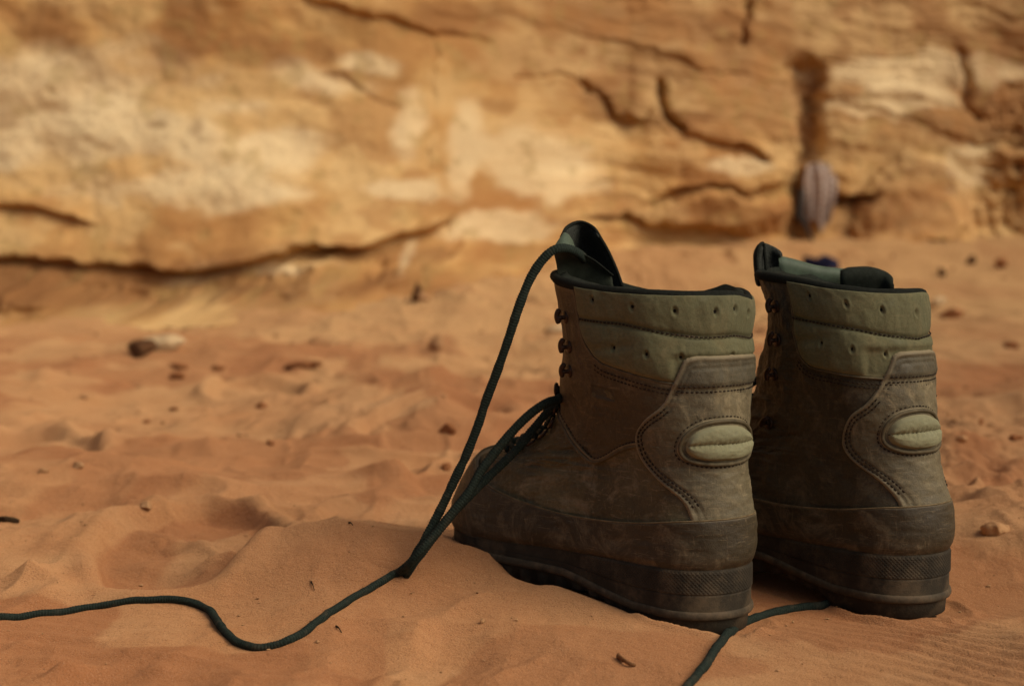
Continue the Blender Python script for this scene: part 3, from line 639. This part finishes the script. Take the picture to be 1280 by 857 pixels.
cv = crack([(1007, 84), (1011, 120), (1008, 170), (1003, 230), (1000, 290)], 13, .13); D += cv
D += crack([(934, -60), (932, 20), (929, 58)], 4, .06)+crack([(1190, 66), (1197, 100), (1207, 128), (1222, 140)], 6, .05)+crack([(545, 40), (546, 120), (543, 250)], 2.5, .015)
D += ledge([(1030, 243), (1060, 244), (1095, 242)], .03, .16, 20, 8, 1040, 1088)
D += ledge([(800, 262), (835, 244), (870, 238), (930, 240), (990, 236)], .05, .05, 14, 10, 815, 992)
lens = np.sqrt(((s-900)/98)**2+((t_-270)/30)**2); D += .13*sst(1.05, .5, lens)
D += ledge([(735, 272), (770, 274), (830, 282), (880, 292)], .05, .07, 12, 8, 735, 870)
bulb = np.sqrt(((s-1142)/82)**2+((t_-300)/108)**2)+.05*vnoise(X*6, Z*6, 97); D += .15*np.sqrt(np.clip(1-bulb**2, 0, 1))+.003*np.sin(bulb*26)*sst(1.2, .9, bulb)
D += ledge([(1060, 300), (1110, 303), (1170, 300), (1210, 285)], .05, .07, 14, 8, 1070, 1200)
D += ledge([(375, 0), (430, 8), (490, 22), (540, 34), (630, 48)], .025, .03, 30, 10, 385, 620)
D += ledge([(560, 18), (620, 24), (700, 44), (790, 60), (900, 92), (1000, 110), (1130, 150), (1280, 190)], .014, .016, 20, 8, 560, 1270)
D += ledge([(385, 98), (430, 92), (480, 128), (500, 130)], .008, .006, 30, 12, 400, 500)
# rubble slope at the far right
rub = sst(1205, 1260, s)*sst(60, 200, t_); D += rub*(.045*fbm(X*9, Z*9, 4, 80, .6, True)-.02)
# foot of the wall spreads out over the sand
D += .22*sst(16, -10, tb-t0)**1.5*(1-.6*sst(560, 700, s))
pits = fbm(X*16, Z*16, 3, 90); D -= .004*sst(.55, .9, pits)*sst(230, 300, t_)
P = np.stack([X-.15*D*sst(-1, 1, -X), Y0-D, Z], -1)
# colour of the rock: bands, pale crusts, brown blots
def lerp(a, b, k): return a+(np.array(b)-a)*k[..., None]
n1 = fbm(X*2.2, Z*3.2, 5, 100, .6); n2 = fbm(X*.9+4, tilt*.05, 5, 104, .6); n3 = fbm(X*7, Z*9, 4, 108, .5); n5 = fbm(X*3.2, Z*11, 4, 109, .5)
C = np.zeros(X.shape+(3,))+np.array([.62, .375, .145])
C = lerp(C, (.70, .48, .22), sst(-.2, .8, n1)*.8); C = lerp(C, (.45, .225, .080), sst(.0, .9, -n1)*.8)
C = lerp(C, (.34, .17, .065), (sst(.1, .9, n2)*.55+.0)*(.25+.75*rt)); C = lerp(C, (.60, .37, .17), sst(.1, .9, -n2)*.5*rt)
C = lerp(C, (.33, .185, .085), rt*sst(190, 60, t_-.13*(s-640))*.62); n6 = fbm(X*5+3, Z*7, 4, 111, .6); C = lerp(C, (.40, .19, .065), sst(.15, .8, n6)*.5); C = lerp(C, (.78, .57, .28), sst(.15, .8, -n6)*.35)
def blot(cx, cy, rx, ry, col, k, f=.35, rot=0):
    global C
    c, n = math.cos(rot), math.sin(rot); a = ((s-cx)*c+(t_-cy)*n)/rx; b = (-(s-cx)*n+(t_-cy)*c)/ry
    r = np.sqrt(a*a+b*b)+.26*n3+.30*n1+.22*n5; C = lerp(C, col, sst(1+f*1.1, 1-f*1.1, r)*k)
PALE = (.86, .69, .41); BR = (.26, .12, .045)
for b_ in [(60, 125, 150, 52), (170, 165, 150, 44), (330, 190, 110, 36), (240, 235, 130, 22), (30, 190, 60, 22), (290, 140, 80, 16), (400, 110, 60, 22), (515, 165, 26, 42), (500, 235, 60, 12), (590, 175, 26, 40), (650, 190, 66, 40), (700, 225, 50, 20),
           (585, 215, 18, 30), (1205, 205, 40, 34), (1150, 90, 90, 18), (1110, 130, 90, 14), (930, 215, 40, 9), (240, 345, 40, 10), (330, 335, 90, 7), (515, 318, 7, 14), (620, 285, 60, 16), (1010, 88, 10, 9), (460, 80, 40, 14)]: blot(*b_, PALE, .78)
for b_ in [(235, 40, 22, 42, .6), (60, 40, 50, 26, .35), (350, 70, 70, 18, .45), (430, 95, 40, 10, .6), (590, 22, 50, 18, .6), (770, 125, 46, 26, .65), (860, 150, 40, 10, .6), (780, 270, 70, 8, .55), (900, 272, 80, 16, .45),
           (1010, 170, 13, 105, .7), (1070, 262, 50, 20, .5), (1130, 240, 60, 40, .3), (80, 352, 170, 26, .8), (330, 350, 130, 16, .55), (20, 340, 50, 24, .6), (250, 334, 120, 9, .6), (300, 365, 120, 12, .55), (440, 318, 120, 9, .5), (120, 380, 150, 12, .5), (560, 350, 60, 12, .4), (200, 155, 12, 7, .5), (245, 162, 10, 9, .4), (960, 50, 90, 30, .3), (1240, 90, 50, 60, .35), (20, 155, 20, 14, .4), (860, 40, 50, 20, .35), (620, 130, 20, 8, .4)]: blot(*b_[:4], BR, b_[4])  # brown rock; low left blots also put undercut shade into the colour
C = lerp(C, BR, .34*sst(-.2, .9, np.sin(bulb*17+2*vnoise(X*5, Z*5, 98)))*sst(1.15, .95, bulb)*sst(.15, .35, bulb)); C = lerp(C, BR, .35*rub*sst(-.2, .6, n3))
C = lerp(C, (.40, .27, .10), sst(.5, .95, pits)*.4)
C = C*(1+.05*n3)[..., None]; C = np.clip(C, .02, .85)
def cliff_mat():
    m, t, b = mat('sandstone', .92, .15); v = coords(t); c = attr(t, 'tint', 'Color')
    n = noise(t, v, 55, 6, .65); c = mixc(t, ramp(t, n, [(.3, (.2,)*3), (.5, (0,)*3)]), c, (.36, .19, .08)); c = mixc(t, ramp(t, noise(t, v, 120, 4, .6), [(.6, (0,)*3), (.75, (.4,)*3)]), c, (.75, .56, .32))
    t.links.new(c, b.inputs['Base Color']); p = bump(t, b, noise(t, v, 40, 6, .65), .012, .4); bump(t, b, noise(t, v, 250, 4, .6), .004, .5, p); return m
M['rock'] = cliff_mat()
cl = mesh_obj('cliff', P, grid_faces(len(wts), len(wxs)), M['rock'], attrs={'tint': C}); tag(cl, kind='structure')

# ------------------------------------------------------------------ tongues
def sheet(name, ctrl, thick, m, parent, n=40, world=True, ripple=0):
    """curved padded sheet through rows of control points"""
    rows = [catmull(r, n) for r in ctrl]; A = np.array(rows); G = np.stack([catmull(A[:, k], n) for k in range(n)], 1)
    if world: G = w2l(parent, G)
    N = np.cross(np.gradient(G, axis=0), np.gradient(G, axis=1)); N /= np.linalg.norm(N, axis=-1, keepdims=True)+1e-12
    a = np.linspace(-1, 1, n); e = np.sqrt(np.clip(1-np.abs(a)**8, 0, 1)); e = e[:, None]*e[None]; q = (fbm(G[..., 0]*60, G[..., 2]*60, 3)*ripple)[..., None]
    F1, F2 = G+N*(thick*.5*e[..., None]+q), G-N*(thick*.5*e[..., None]-q)
    V = np.concatenate([F1.reshape(-1, 3), F2.reshape(-1, 3)]); f = grid_faces(n, n); F = np.concatenate([f, f[:, ::-1]+n*n])
    return mesh_obj(name, V, F, m, parent)
T3 = lambda L: [at(*p) for p in L]
tg = sheet('tongue', [T3([(704, 294, 1.165), (710, 284, 1.18), (724, 278, 1.19), (740, 284, 1.185), (747, 294, 1.175)]),
                      T3([(700, 312, 1.16), (712, 303, 1.185), (728, 300, 1.20), (744, 304, 1.195), (757, 312, 1.18)]),
                      T3([(699, 332, 1.16), (713, 325, 1.19), (730, 324, 1.205), (748, 326, 1.20), (767, 332, 1.18)]),
                      T3([(700, 362, 1.165), (714, 362, 1.195), (730, 362, 1.205), (752, 362, 1.20), (779, 362, 1.18)])], .005, M['tongue'], boot_l)
rim = [at(*p) for p in [(702, 296, 1.160), (709, 284, 1.178), (724, 277.5, 1.188), (741, 284, 1.183), (752, 300, 1.176), (761, 316, 1.176), (770, 336, 1.177), (778, 358, 1.178)]]
tube('tongue_rim', w2l(boot_l, catmull(rim, 80)), .0014, M['binding'], tg, k=8)
sheet('tongue_flap', [T3([(704, 291, 1.152), (707, 291, 1.152), (711, 294, 1.153), (715, 301, 1.158)]),
                      T3([(697, 301, 1.145), (704, 303, 1.142), (712, 306, 1.145), (720, 312, 1.155)]),
                      T3([(692, 309, 1.140), (702, 314, 1.135), (716, 316, 1.138), (730, 320, 1.152)])], .002, M['tleather'], boot_l)
sheet('tongue_gusset', [T3([(691, 312, 1.139), (704, 314, 1.135), (722, 316, 1.137), (742, 326, 1.148), (764, 343, 1.160)]),
                      T3([(695, 328, 1.142), (708, 327, 1.145), (724, 328, 1.150), (742, 336, 1.158), (765, 347, 1.165)]),
                      T3([(699, 352, 1.150), (710, 353, 1.160), (726, 354, 1.165), (744, 356, 1.168), (767, 360, 1.170)])], .002, M['tleather2'], boot_l)
tube('tongue_rim', w2l(boot_l, catmull([at(*p) for p in [(691, 311, 1.138), (704, 313.5, 1.134), (722, 315.5, 1.136), (742, 325, 1.147), (766, 344, 1.160)]], 60)), .0008, M['binding'], tg, k=8)
tr = sheet('tongue', [T3([(949, 308, 1.20), (953, 304, 1.21), (960, 305, 1.215), (968, 310, 1.215), (974, 318, 1.21)]),
                      T3([(946, 325, 1.20), (951, 322, 1.215), (960, 322, 1.22), (968, 324, 1.22), (977, 330, 1.215)]),
                      T3([(947, 358, 1.20), (953, 358, 1.215), (962, 358, 1.22), (970, 358, 1.22), (980, 358, 1.215)])], .007, M['tongue'], boot_r, ripple=.0008)
tube('tongue_rim', w2l(boot_r, catmull([at(*p) for p in [(947, 340, 1.195), (946, 322, 1.195), (949, 308, 1.197), (954, 304.5, 1.205), (956, 318, 1.205), (958, 342, 1.205)]], 60)), .0014, M['binding'], tr, k=8)
sheet('tongue_gusset', [T3([(973, 319, 1.215), (995, 325, 1.22), (1020, 332, 1.225), (1050, 336, 1.23), (1078, 337, 1.23)]),
                      T3([(974, 330, 1.21), (995, 334, 1.215), (1020, 340, 1.22), (1050, 344, 1.225), (1078, 348, 1.225)]),
                      T3([(976, 360, 1.215), (995, 360, 1.22), (1020, 360, 1.225), (1050, 362, 1.23), (1078, 364, 1.23)])], .004, M['tleather'], boot_r)
sheet('collar_padding', [T3([(1050, 338, 1.205), (1066, 337.5, 1.21), (1085, 337, 1.21), (1104, 341, 1.205), (1116, 350, 1.20)]),
                      T3([(1050, 348, 1.20), (1066, 344, 1.20), (1085, 344, 1.20), (1104, 348, 1.20), (1117, 356, 1.195)]),
                      T3([(1050, 366, 1.205), (1066, 366, 1.205), (1085, 366, 1.205), (1104, 368, 1.205), (1118, 370, 1.20)])], .007, M['lining'], boot_r, ripple=.0006)

# ------------------------------------------------------------------ laces
LR = .0034
def gp(px, py, up=.0016): p = ground_at(px, py, up); return p
def lace(parent, pts, n=500, r=LR, name='lace'):
    P = catmull(pts, n); g_ = sand_h(P[:, 0], P[:, 1])+.0017; up = np.maximum(g_-P[:, 2], 0); up = np.convolve(np.pad(up, 12, mode='edge'), np.ones(25)/25, 'valid'); P[:, 2] += np.maximum(up, np.maximum(g_-P[:, 2], 0)); a = np.linspace(0, 1, n); rr = r*(1+.07*fbm(a*60, a*0+3, 3))
    V, F = tube_geo(w2l(parent, P), rr, 14, .82, knurl=.13); return mesh_obj(name, V, F, M['lace'], parent)
tip = gp(507, 720, 0)
dt = float(np.linalg.norm(tip-np.array([0, 0, EYE]))*.985)
l1 = [at(*p) for p in [(731, 324, 1.150), (722, 316, 1.135), (710, 311, 1.128), (699, 310.5, 1.122), (688, 315, 1.12), (674, 330, 1.12), (661, 352, 1.12), (648, 385, 1.12), (635, 425, 1.122), (621, 465, 1.125), (607, 502, 1.128), (598, 530, 1.13), (583, 568, 1.133), (568, 600, 1.135), (549, 640, 1.135), (530, 676, 1.13), (514, 704, dt)]]
l1 += [tip+np.array([0, 0, .001]), at(513, 709, dt-.006)]
l1 += [at(*p) for p in [(528, 689, 1.125), (549, 661, 1.132), (573, 634, 1.142), (600, 606, 1.152), (626, 581, 1.158), (650, 557, 1.16), (669, 533, 1.165), (686, 513, 1.165), (698, 504, 1.16)]]
lace(boot_l, l1, 1100)
l2 = [at(*p) for p in [(709, 494, 1.165), (697, 499, 1.150), (684, 503, 1.140), (668, 513, 1.135), (650, 529, 1.132), (632, 549, 1.130), (614, 571, 1.128), (600, 590, 1.126), (586, 615, 1.124), (566, 640, 1.122), (546, 665, 1.120), (526, 688, 1.118)]]
l2 += [at(511, 705, dt-.012)]
l2 += [gp(*p) for p in [(497, 717), (482, 725), (462, 737), (440, 748), (418, 762), (400, 775), (385, 787), (370, 796), (355, 803), (338, 808), (322, 810), (305, 806), (290, 798), (278, 785), (268, 771), (255, 760), (238, 753), (215, 750), (190, 750), (150, 753), (110, 759), (70, 766), (30, 771), (-10, 774), (-60, 780), (-120, 790)]]
lace(boot_l, l2, 1500)
l3 = [gp(*p) for p in [(1060, 752, 0), (1030, 757), (1008, 759), (985, 762), (962, 767), (944, 773), (928, 780), (914, 790), (902, 802), (892, 815), (882, 831), (871, 845), (860, 857), (846, 876), (828, 900)]]
l3 = [a if i == 0 else b for i, (a, b) in enumerate(zip(l3, l3))]
lace(boot_r, l3, 600, .0034)

# ------------------------------------------------------------------ stones, twigs and crumbs on the sand
def stone_mat(name, a, b_):
    m, t, b = mat(name, .92, .15); v = coords(t); c = mixc(t, ramp(t, noise(t, v, 90, 5, .65), [(.35, (0,)*3), (.65, (1,)*3)]), a, b_)
    t.links.new(c, b.inputs['Base Color']); bump(t, b, noise(t, v, 420, 4, .65), .0015, .7); return m
SM = dict(red=stone_mat('red_stone', (.20, .075, .028), (.33, .14, .055)), pale=stone_mat('pale_stone', (.52, .36, .19), (.66, .50, .30)), tan=stone_mat('tan_stone', (.38, .20, .09), (.50, .29, .14)), dark=stone_mat('dark_stone', (.07, .032, .014), (.15, .07, .03)))
def stone(px, py, wpx, hpx, kind, name, label, cat, group, seed, deep=.25, angular=.35):
    c = ground_at(px, py+hpx*.35); d = np.linalg.norm(c-[0, 0, EYE]); wx, hz = wpx/FPX*d*.5, hpx/FPX*d*.62
    bm = bmesh.new(); bmesh.ops.create_icosphere(bm, subdivisions=4 if wpx > 9 else 3, radius=1.0); V = np.array([v.co[:] for v in bm.verts]); F = [[v.index for v in f.verts] for f in bm.faces]; bm.free()
    r = np.random.default_rng(seed)
    for _ in range(9):                                          # broken facets
        n = r.normal(size=3); n /= np.linalg.norm(n); k = r.uniform(.45, .8); q = V@n; V = V-np.outer(np.maximum(q-k, 0)*angular*2.4, n)
    o = r.uniform(0, 50); V = V*(1+.13*fbm(V[:, 0]*1.6+o, V[:, 1]*1.6+V[:, 2]*1.3, 4))[:, None]
    V = V*[wx, wx*r.uniform(.7, 1.0), hz]; a = r.uniform(-.5, .5); V = V@np.array([[math.cos(a), math.sin(a), 0], [-math.sin(a), math.cos(a), 0], [0, 0, 1]])
    o = mesh_obj(name, V, F, SM[kind]); o.location = (c[0], c[1], float(sand_h(c[0], c[1]))+hz*(1-2*deep)); tag(o, label, cat, group); return o
GP = 'small stones lying on the sand'
for k, a in enumerate([
 (561, 534, 28, 13, 'red', 'stone', 'red brown stone just left of the hanging laces, level with their arch'),
 (557, 583, 15, 11, 'red', 'stone', 'small red stone at the toe of the nearer boot'),
 (547, 430, 26, 19, 'tan', 'stone', 'rounded tan stone alone on the open sand left of the tallest lace'),
 (176, 436, 36, 24, 'dark', 'stone', 'dark brown stone in front of the pale slab on the left'),
 (208, 428, 62, 26, 'pale', 'stone', 'pale sandstone slab lying behind the dark brown stone on the left'),
 (522, 366, 17, 26, 'dark', 'stone', 'dark upright shard standing at the foot of the cliff'),
 (531, 372, 20, 12, 'tan', 'stone', 'tan stone leaning against the dark upright shard'),
 (378, 455, 58, 9, 'red', 'stone', 'long flat reddish stone left of the rounded tan stone'),
 (225, 457, 30, 8, 'red', 'stone', 'flat reddish crust below the pale slab, farthest of its patch'),
 (222, 469, 24, 11, 'red', 'stone', 'thick reddish clod below the pale slab, nearest of its patch'),
 (272, 460, 18, 7, 'red', 'stone', 'small red crumb right of the reddish crusts'),
 (327, 507, 16, 8, 'red', 'stone', 'tilted dark red chip on the smooth sand slope'),
 (338, 553, 9, 7, 'red', 'stone', 'tiny red pebble low on the smooth sand slope'),
 (184, 526, 9, 6, 'red', 'stone', 'tiny red pebble above the brushed sand on the left'),
 (217, 511, 15, 4, 'red', 'stone', 'thin red flake left of the tilted dark red chip'),
 (97, 582, 17, 8, 'tan', 'stone', 'low brown clod, the right one of a pair at the left'),
 (54, 588, 14, 8, 'tan', 'stone', 'low brown clod, the left one of a pair at the left'),
 (183, 632, 18, 9, 'tan', 'stone', 'sandy clod on the far rim of the large footprint'),
 (700, 411, 48, 12, 'pale', 'stone', 'flat whitish stone behind the hooks of the nearer boot'),
 (400, 425, 30, 12, 'tan', 'stone', 'low tan stone farther off, above the long flat reddish stone'),
 (603, 777, 8, 7, 'tan', 'stone', 'small sandy crumb in front of the arch of the nearer boot'),
 (1214, 325, 15, 12, 'dark', 'stone', 'dark stone on the slope at the right, near the cliff foot'),
 (1176, 341, 13, 11, 'dark', 'stone', 'small dark stone just right of the right boot collar'),
 (1190, 392, 34, 13, 'red', 'stone', 'broad reddish stone right of the punched collar of the right boot'),
 (1172, 378, 26, 13, 'pale', 'stone', 'pale stone touching the edge of the right boot collar in view'),
 (1264, 432, 26, 9, 'red', 'stone', 'flat red stone at the right edge, level with the right heel tab'),
 (1268, 547, 20, 9, 'red', 'stone', 'red clod at the right edge, level with the oval heel pad'),
 (1226, 527, 9, 7, 'red', 'stone', 'small red pebble right of the oval heel pad'),
 (1202, 550, 14, 9, 'tan', 'stone', 'tan clod close beside the right boot heel pad'),
 (1246, 661, 34, 17, 'tan', 'stone', 'large sandy clod right of the right boot heel'),
 (1252, 330, 16, 12, 'red', 'stone', 'reddish stone at the foot of the right slope'),
]):
    stone(*a[:6], a[6], 'stone', GP, 100+k)
# unnumbered crumbs
J = Join(); r = np.random.default_rng(5)
ico = [(0, 0, 1), (.89, 0, .45), (.28, .85, .45), (-.72, .53, .45), (-.72, -.53, .45), (.28, -.85, .45), (0, 0, -.6)]
icf = [(0, 1, 2), (0, 2, 3), (0, 3, 4), (0, 4, 5), (0, 5, 1), (6, 2, 1), (6, 3, 2), (6, 4, 3), (6, 5, 4), (6, 1, 5)]
def crumbs(n, xa, xb, ya, yb, s0, s1):
    X_ = r.uniform(xa, xb, n); Y_ = ya+(yb-ya)*r.random(n)**1.3; H_ = sand_h(X_, Y_)
    for x_, y_, h_ in zip(X_, Y_, H_):
        sz = s0+(s1-s0)*r.random()**4; V = np.array(ico)*sz*r.uniform(.6, 1.2, 3)*[1, 1, .7]*(1+.25*r.normal(size=(7, 1))); J.add(V+[x_, y_, h_+sz*.1], icf)
crumbs(900, -.75, .75, .88, 2.2, .0004, .0030); crumbs(500, -1.2, 1.2, 2, 4.2, .0015, .009); crumbs(350, .38, 1.0, 1.1, 3.2, .0008, .005); crumbs(60, 1.3, 2.8, 4.6, 7.0, .006, .025); crumbs(80, -1.6, .4, 3.6, 4.9, .004, .014)
crumbs(1600, -.55, .6, .86, 1.5, .0003, .0013)
cr_o = J.obj('sand_crumbs', SM['tan'], None, smooth=False); tag(cr_o, 'scattered reddish crumbs and grit over the sand', 'grit', kind='stuff')
# twigs
def twig(pts, rad, m, label, name='twig', cat='twig', side=None):
    P_ = catmull(pts, 40); a = np.linspace(0, 1, 40); o = mesh_obj(name, *tube_geo(P_, rad*(1-.4*a)*(1+.25*fbm(a*9, a*0+rad*1e3, 2)), 8, .6), m); tag(o, label, cat); return o
bark = simple('bark', (.045, .028, .015), .9, .1, .4, 200, .0006, 700)
twig([ground_at(-30, 647, .004), ground_at(-8, 649, .004), ground_at(8, 648.5, .004), ground_at(23, 651, .003)], .0036, bark, 'short dark twig poking in at the left edge of the sand')
chip = simple('chip', (.20, .095, .04), .9, .1, .4, 200, .0006, 700)
sheet_w = [ground_at(773, 820, .0015), ground_at(779, 824, .0030), ground_at(787, 829, .0028), ground_at(794, 831, .0012)]
twig(sheet_w, .0022, chip, 'curled brown bark chip on the sand in front of the nearer boot', 'bark_chip', 'bark chip')
for k, (a, b_, l) in enumerate([((389, 727), (393, 737), 'thin dry stalk stuck in the sand left of the lace tip, upper one'), ((420, 782), (427, 790), 'thin dry stalk lying by the bend of the long lace'), ((436, 653), (441, 656), 'short dry stalk on the sand behind the footprint rim')]):
    p0, p1 = ground_at(*a, .001), ground_at(*b_, .001); twig([p0, (p0+p1)/2+[0, 0, .001], p1], .0007, bark, l, 'dry_stalk', 'stalk')

# ------------------------------------------------------------------ cloth in the crevice, pouch, navy bundle
v = P.reshape(-1, 3); spx = 640+FPX*v[:, 0]/v[:, 1]; spy = 280-(v[:, 2]-EYE)*FPX/v[:, 1]
dmin = v[(spx > 1001) & (spx < 1043) & (spy > 200) & (spy < 285), 1].min()-.02
r = np.random.default_rng(9); n, m_ = 60, 60
uu, vv = np.meshgrid(np.linspace(-1, 1, n), np.linspace(0, 1, m_))
wd = .072*(.80+.20*sst(0, .25, vv))*(1+.10*np.sin(vv*5)); fold = (.030*fbm(uu*2.6+.4*vv, vv*.9+3, 2, 201)+.012*fbm(uu*7, vv*1.2, 2, 205))*(.4+.8*vv)
c0 = at(1022, 203, dmin); zlen = .295*(1-.16*np.abs(uu)**2+.10*vnoise(uu*3+9, uu*0)+.05*(uu > 0))
G = np.stack([c0[0]+uu*wd+.010*np.sin(vv*4), c0[1]-.02+fold-.018*(1-uu*uu)*sst(0, .2, vv), c0[2]-zlen*vv-.018*uu*uu*(1-vv)], -1)
G2 = G+[0, .004, 0]; f = grid_faces(m_, n)
mC, tC, bC = mat('checked_cloth', .95, .1); uvx = tC.nodes.new('ShaderNodeTexChecker'); vC = coords(tC); tC.links.new(vC, uvx.inputs[0]); uvx.inputs['Scale'].default_value = 60
uvx.inputs[1].default_value = (.56, .48, .42, 1); uvx.inputs[2].default_value = (.33, .26, .23, 1)
stp = noise(tC, vC, 30, 4, .6); cC = mixc(tC, ramp(tC, stp, [(.4, (0,)*3), (.7, (.5,)*3)]), uvx.outputs[0], (.36, .24, .19)); tC.links.new(cC, bC.inputs['Base Color'])
o = mesh_obj('hanging_cloth', np.concatenate([G.reshape(-1, 3), G2.reshape(-1, 3)]), np.concatenate([f, f[:, ::-1]+n*m_]), mC); tag(o, 'greyish checked cloth hanging in the crevice of the cliff', 'cloth')
pc = lambda px, py, dd=0: at(px, py, dmin-dd)
o = mesh_obj('dark_strap', *tube_geo(catmull([pc(1003, 236, .01), pc(1001, 252, .03), pc(999, 268, .03), pc(1005, 278, .04), pc(1011, 290, .05), pc(1016, 302, .06)], 60), np.r_[np.linspace(.012, .020, 28), np.linspace(.020, .006, 32)], 10, .5), simple('strap', (.03, .024, .02), .9)); tag(o, 'dark strap dangling beside the checked cloth in the crevice', 'strap')
nb = ground_at(1026, 335, d0=3); nb_d = np.linalg.norm(nb-[0, 0, EYE]); hw = 20/FPX*nb_d; hh = .050
bm = bmesh.new(); bmesh.ops.create_cube(bm, size=2); bmesh.ops.bevel(bm, geom=bm.edges[:], offset=.16, segments=3, affect='EDGES'); bmesh.ops.subdivide_edges(bm, edges=bm.edges[:], cuts=2, use_grid_fill=True)
V = np.array([v_.co[:] for v_ in bm.verts]); F = [[v_.index for v_ in f_.verts] for f_ in bm.faces]; bm.free()
V = V*[hw, hw*.6, hh*.5]; V[:, 2] += .010*np.sin(V[:, 0]*60)*(V[:, 2] > 0)+.006*fbm(V[:, 0]*30, V[:, 1]*30, 3); V[:, 2] -= (V[:, 0]+hw)*.06
navy = simple('navy_cloth', (.014, .016, .050), .9, .15, .3, 60, .002, 90)
bag = bpy.data.objects.new('bag', None); link(bag); bag.location = (nb[0], nb[1], nb[2]); tag(bag, 'small navy blue bag lying on the sand behind the right boot', 'bag')
mesh_obj('bag_body', V+[0, 0, hh*.42], F, navy, bag); tube('bag_handle', catmull([(-hw*.5, -hw*.62, hh*.5), (-hw*.3, -hw*.75, hh*.75), (hw*.3, -hw*.75, hh*.75), (hw*.5, -hw*.62, hh*.5)], 24), .005, navy, bag, k=8)
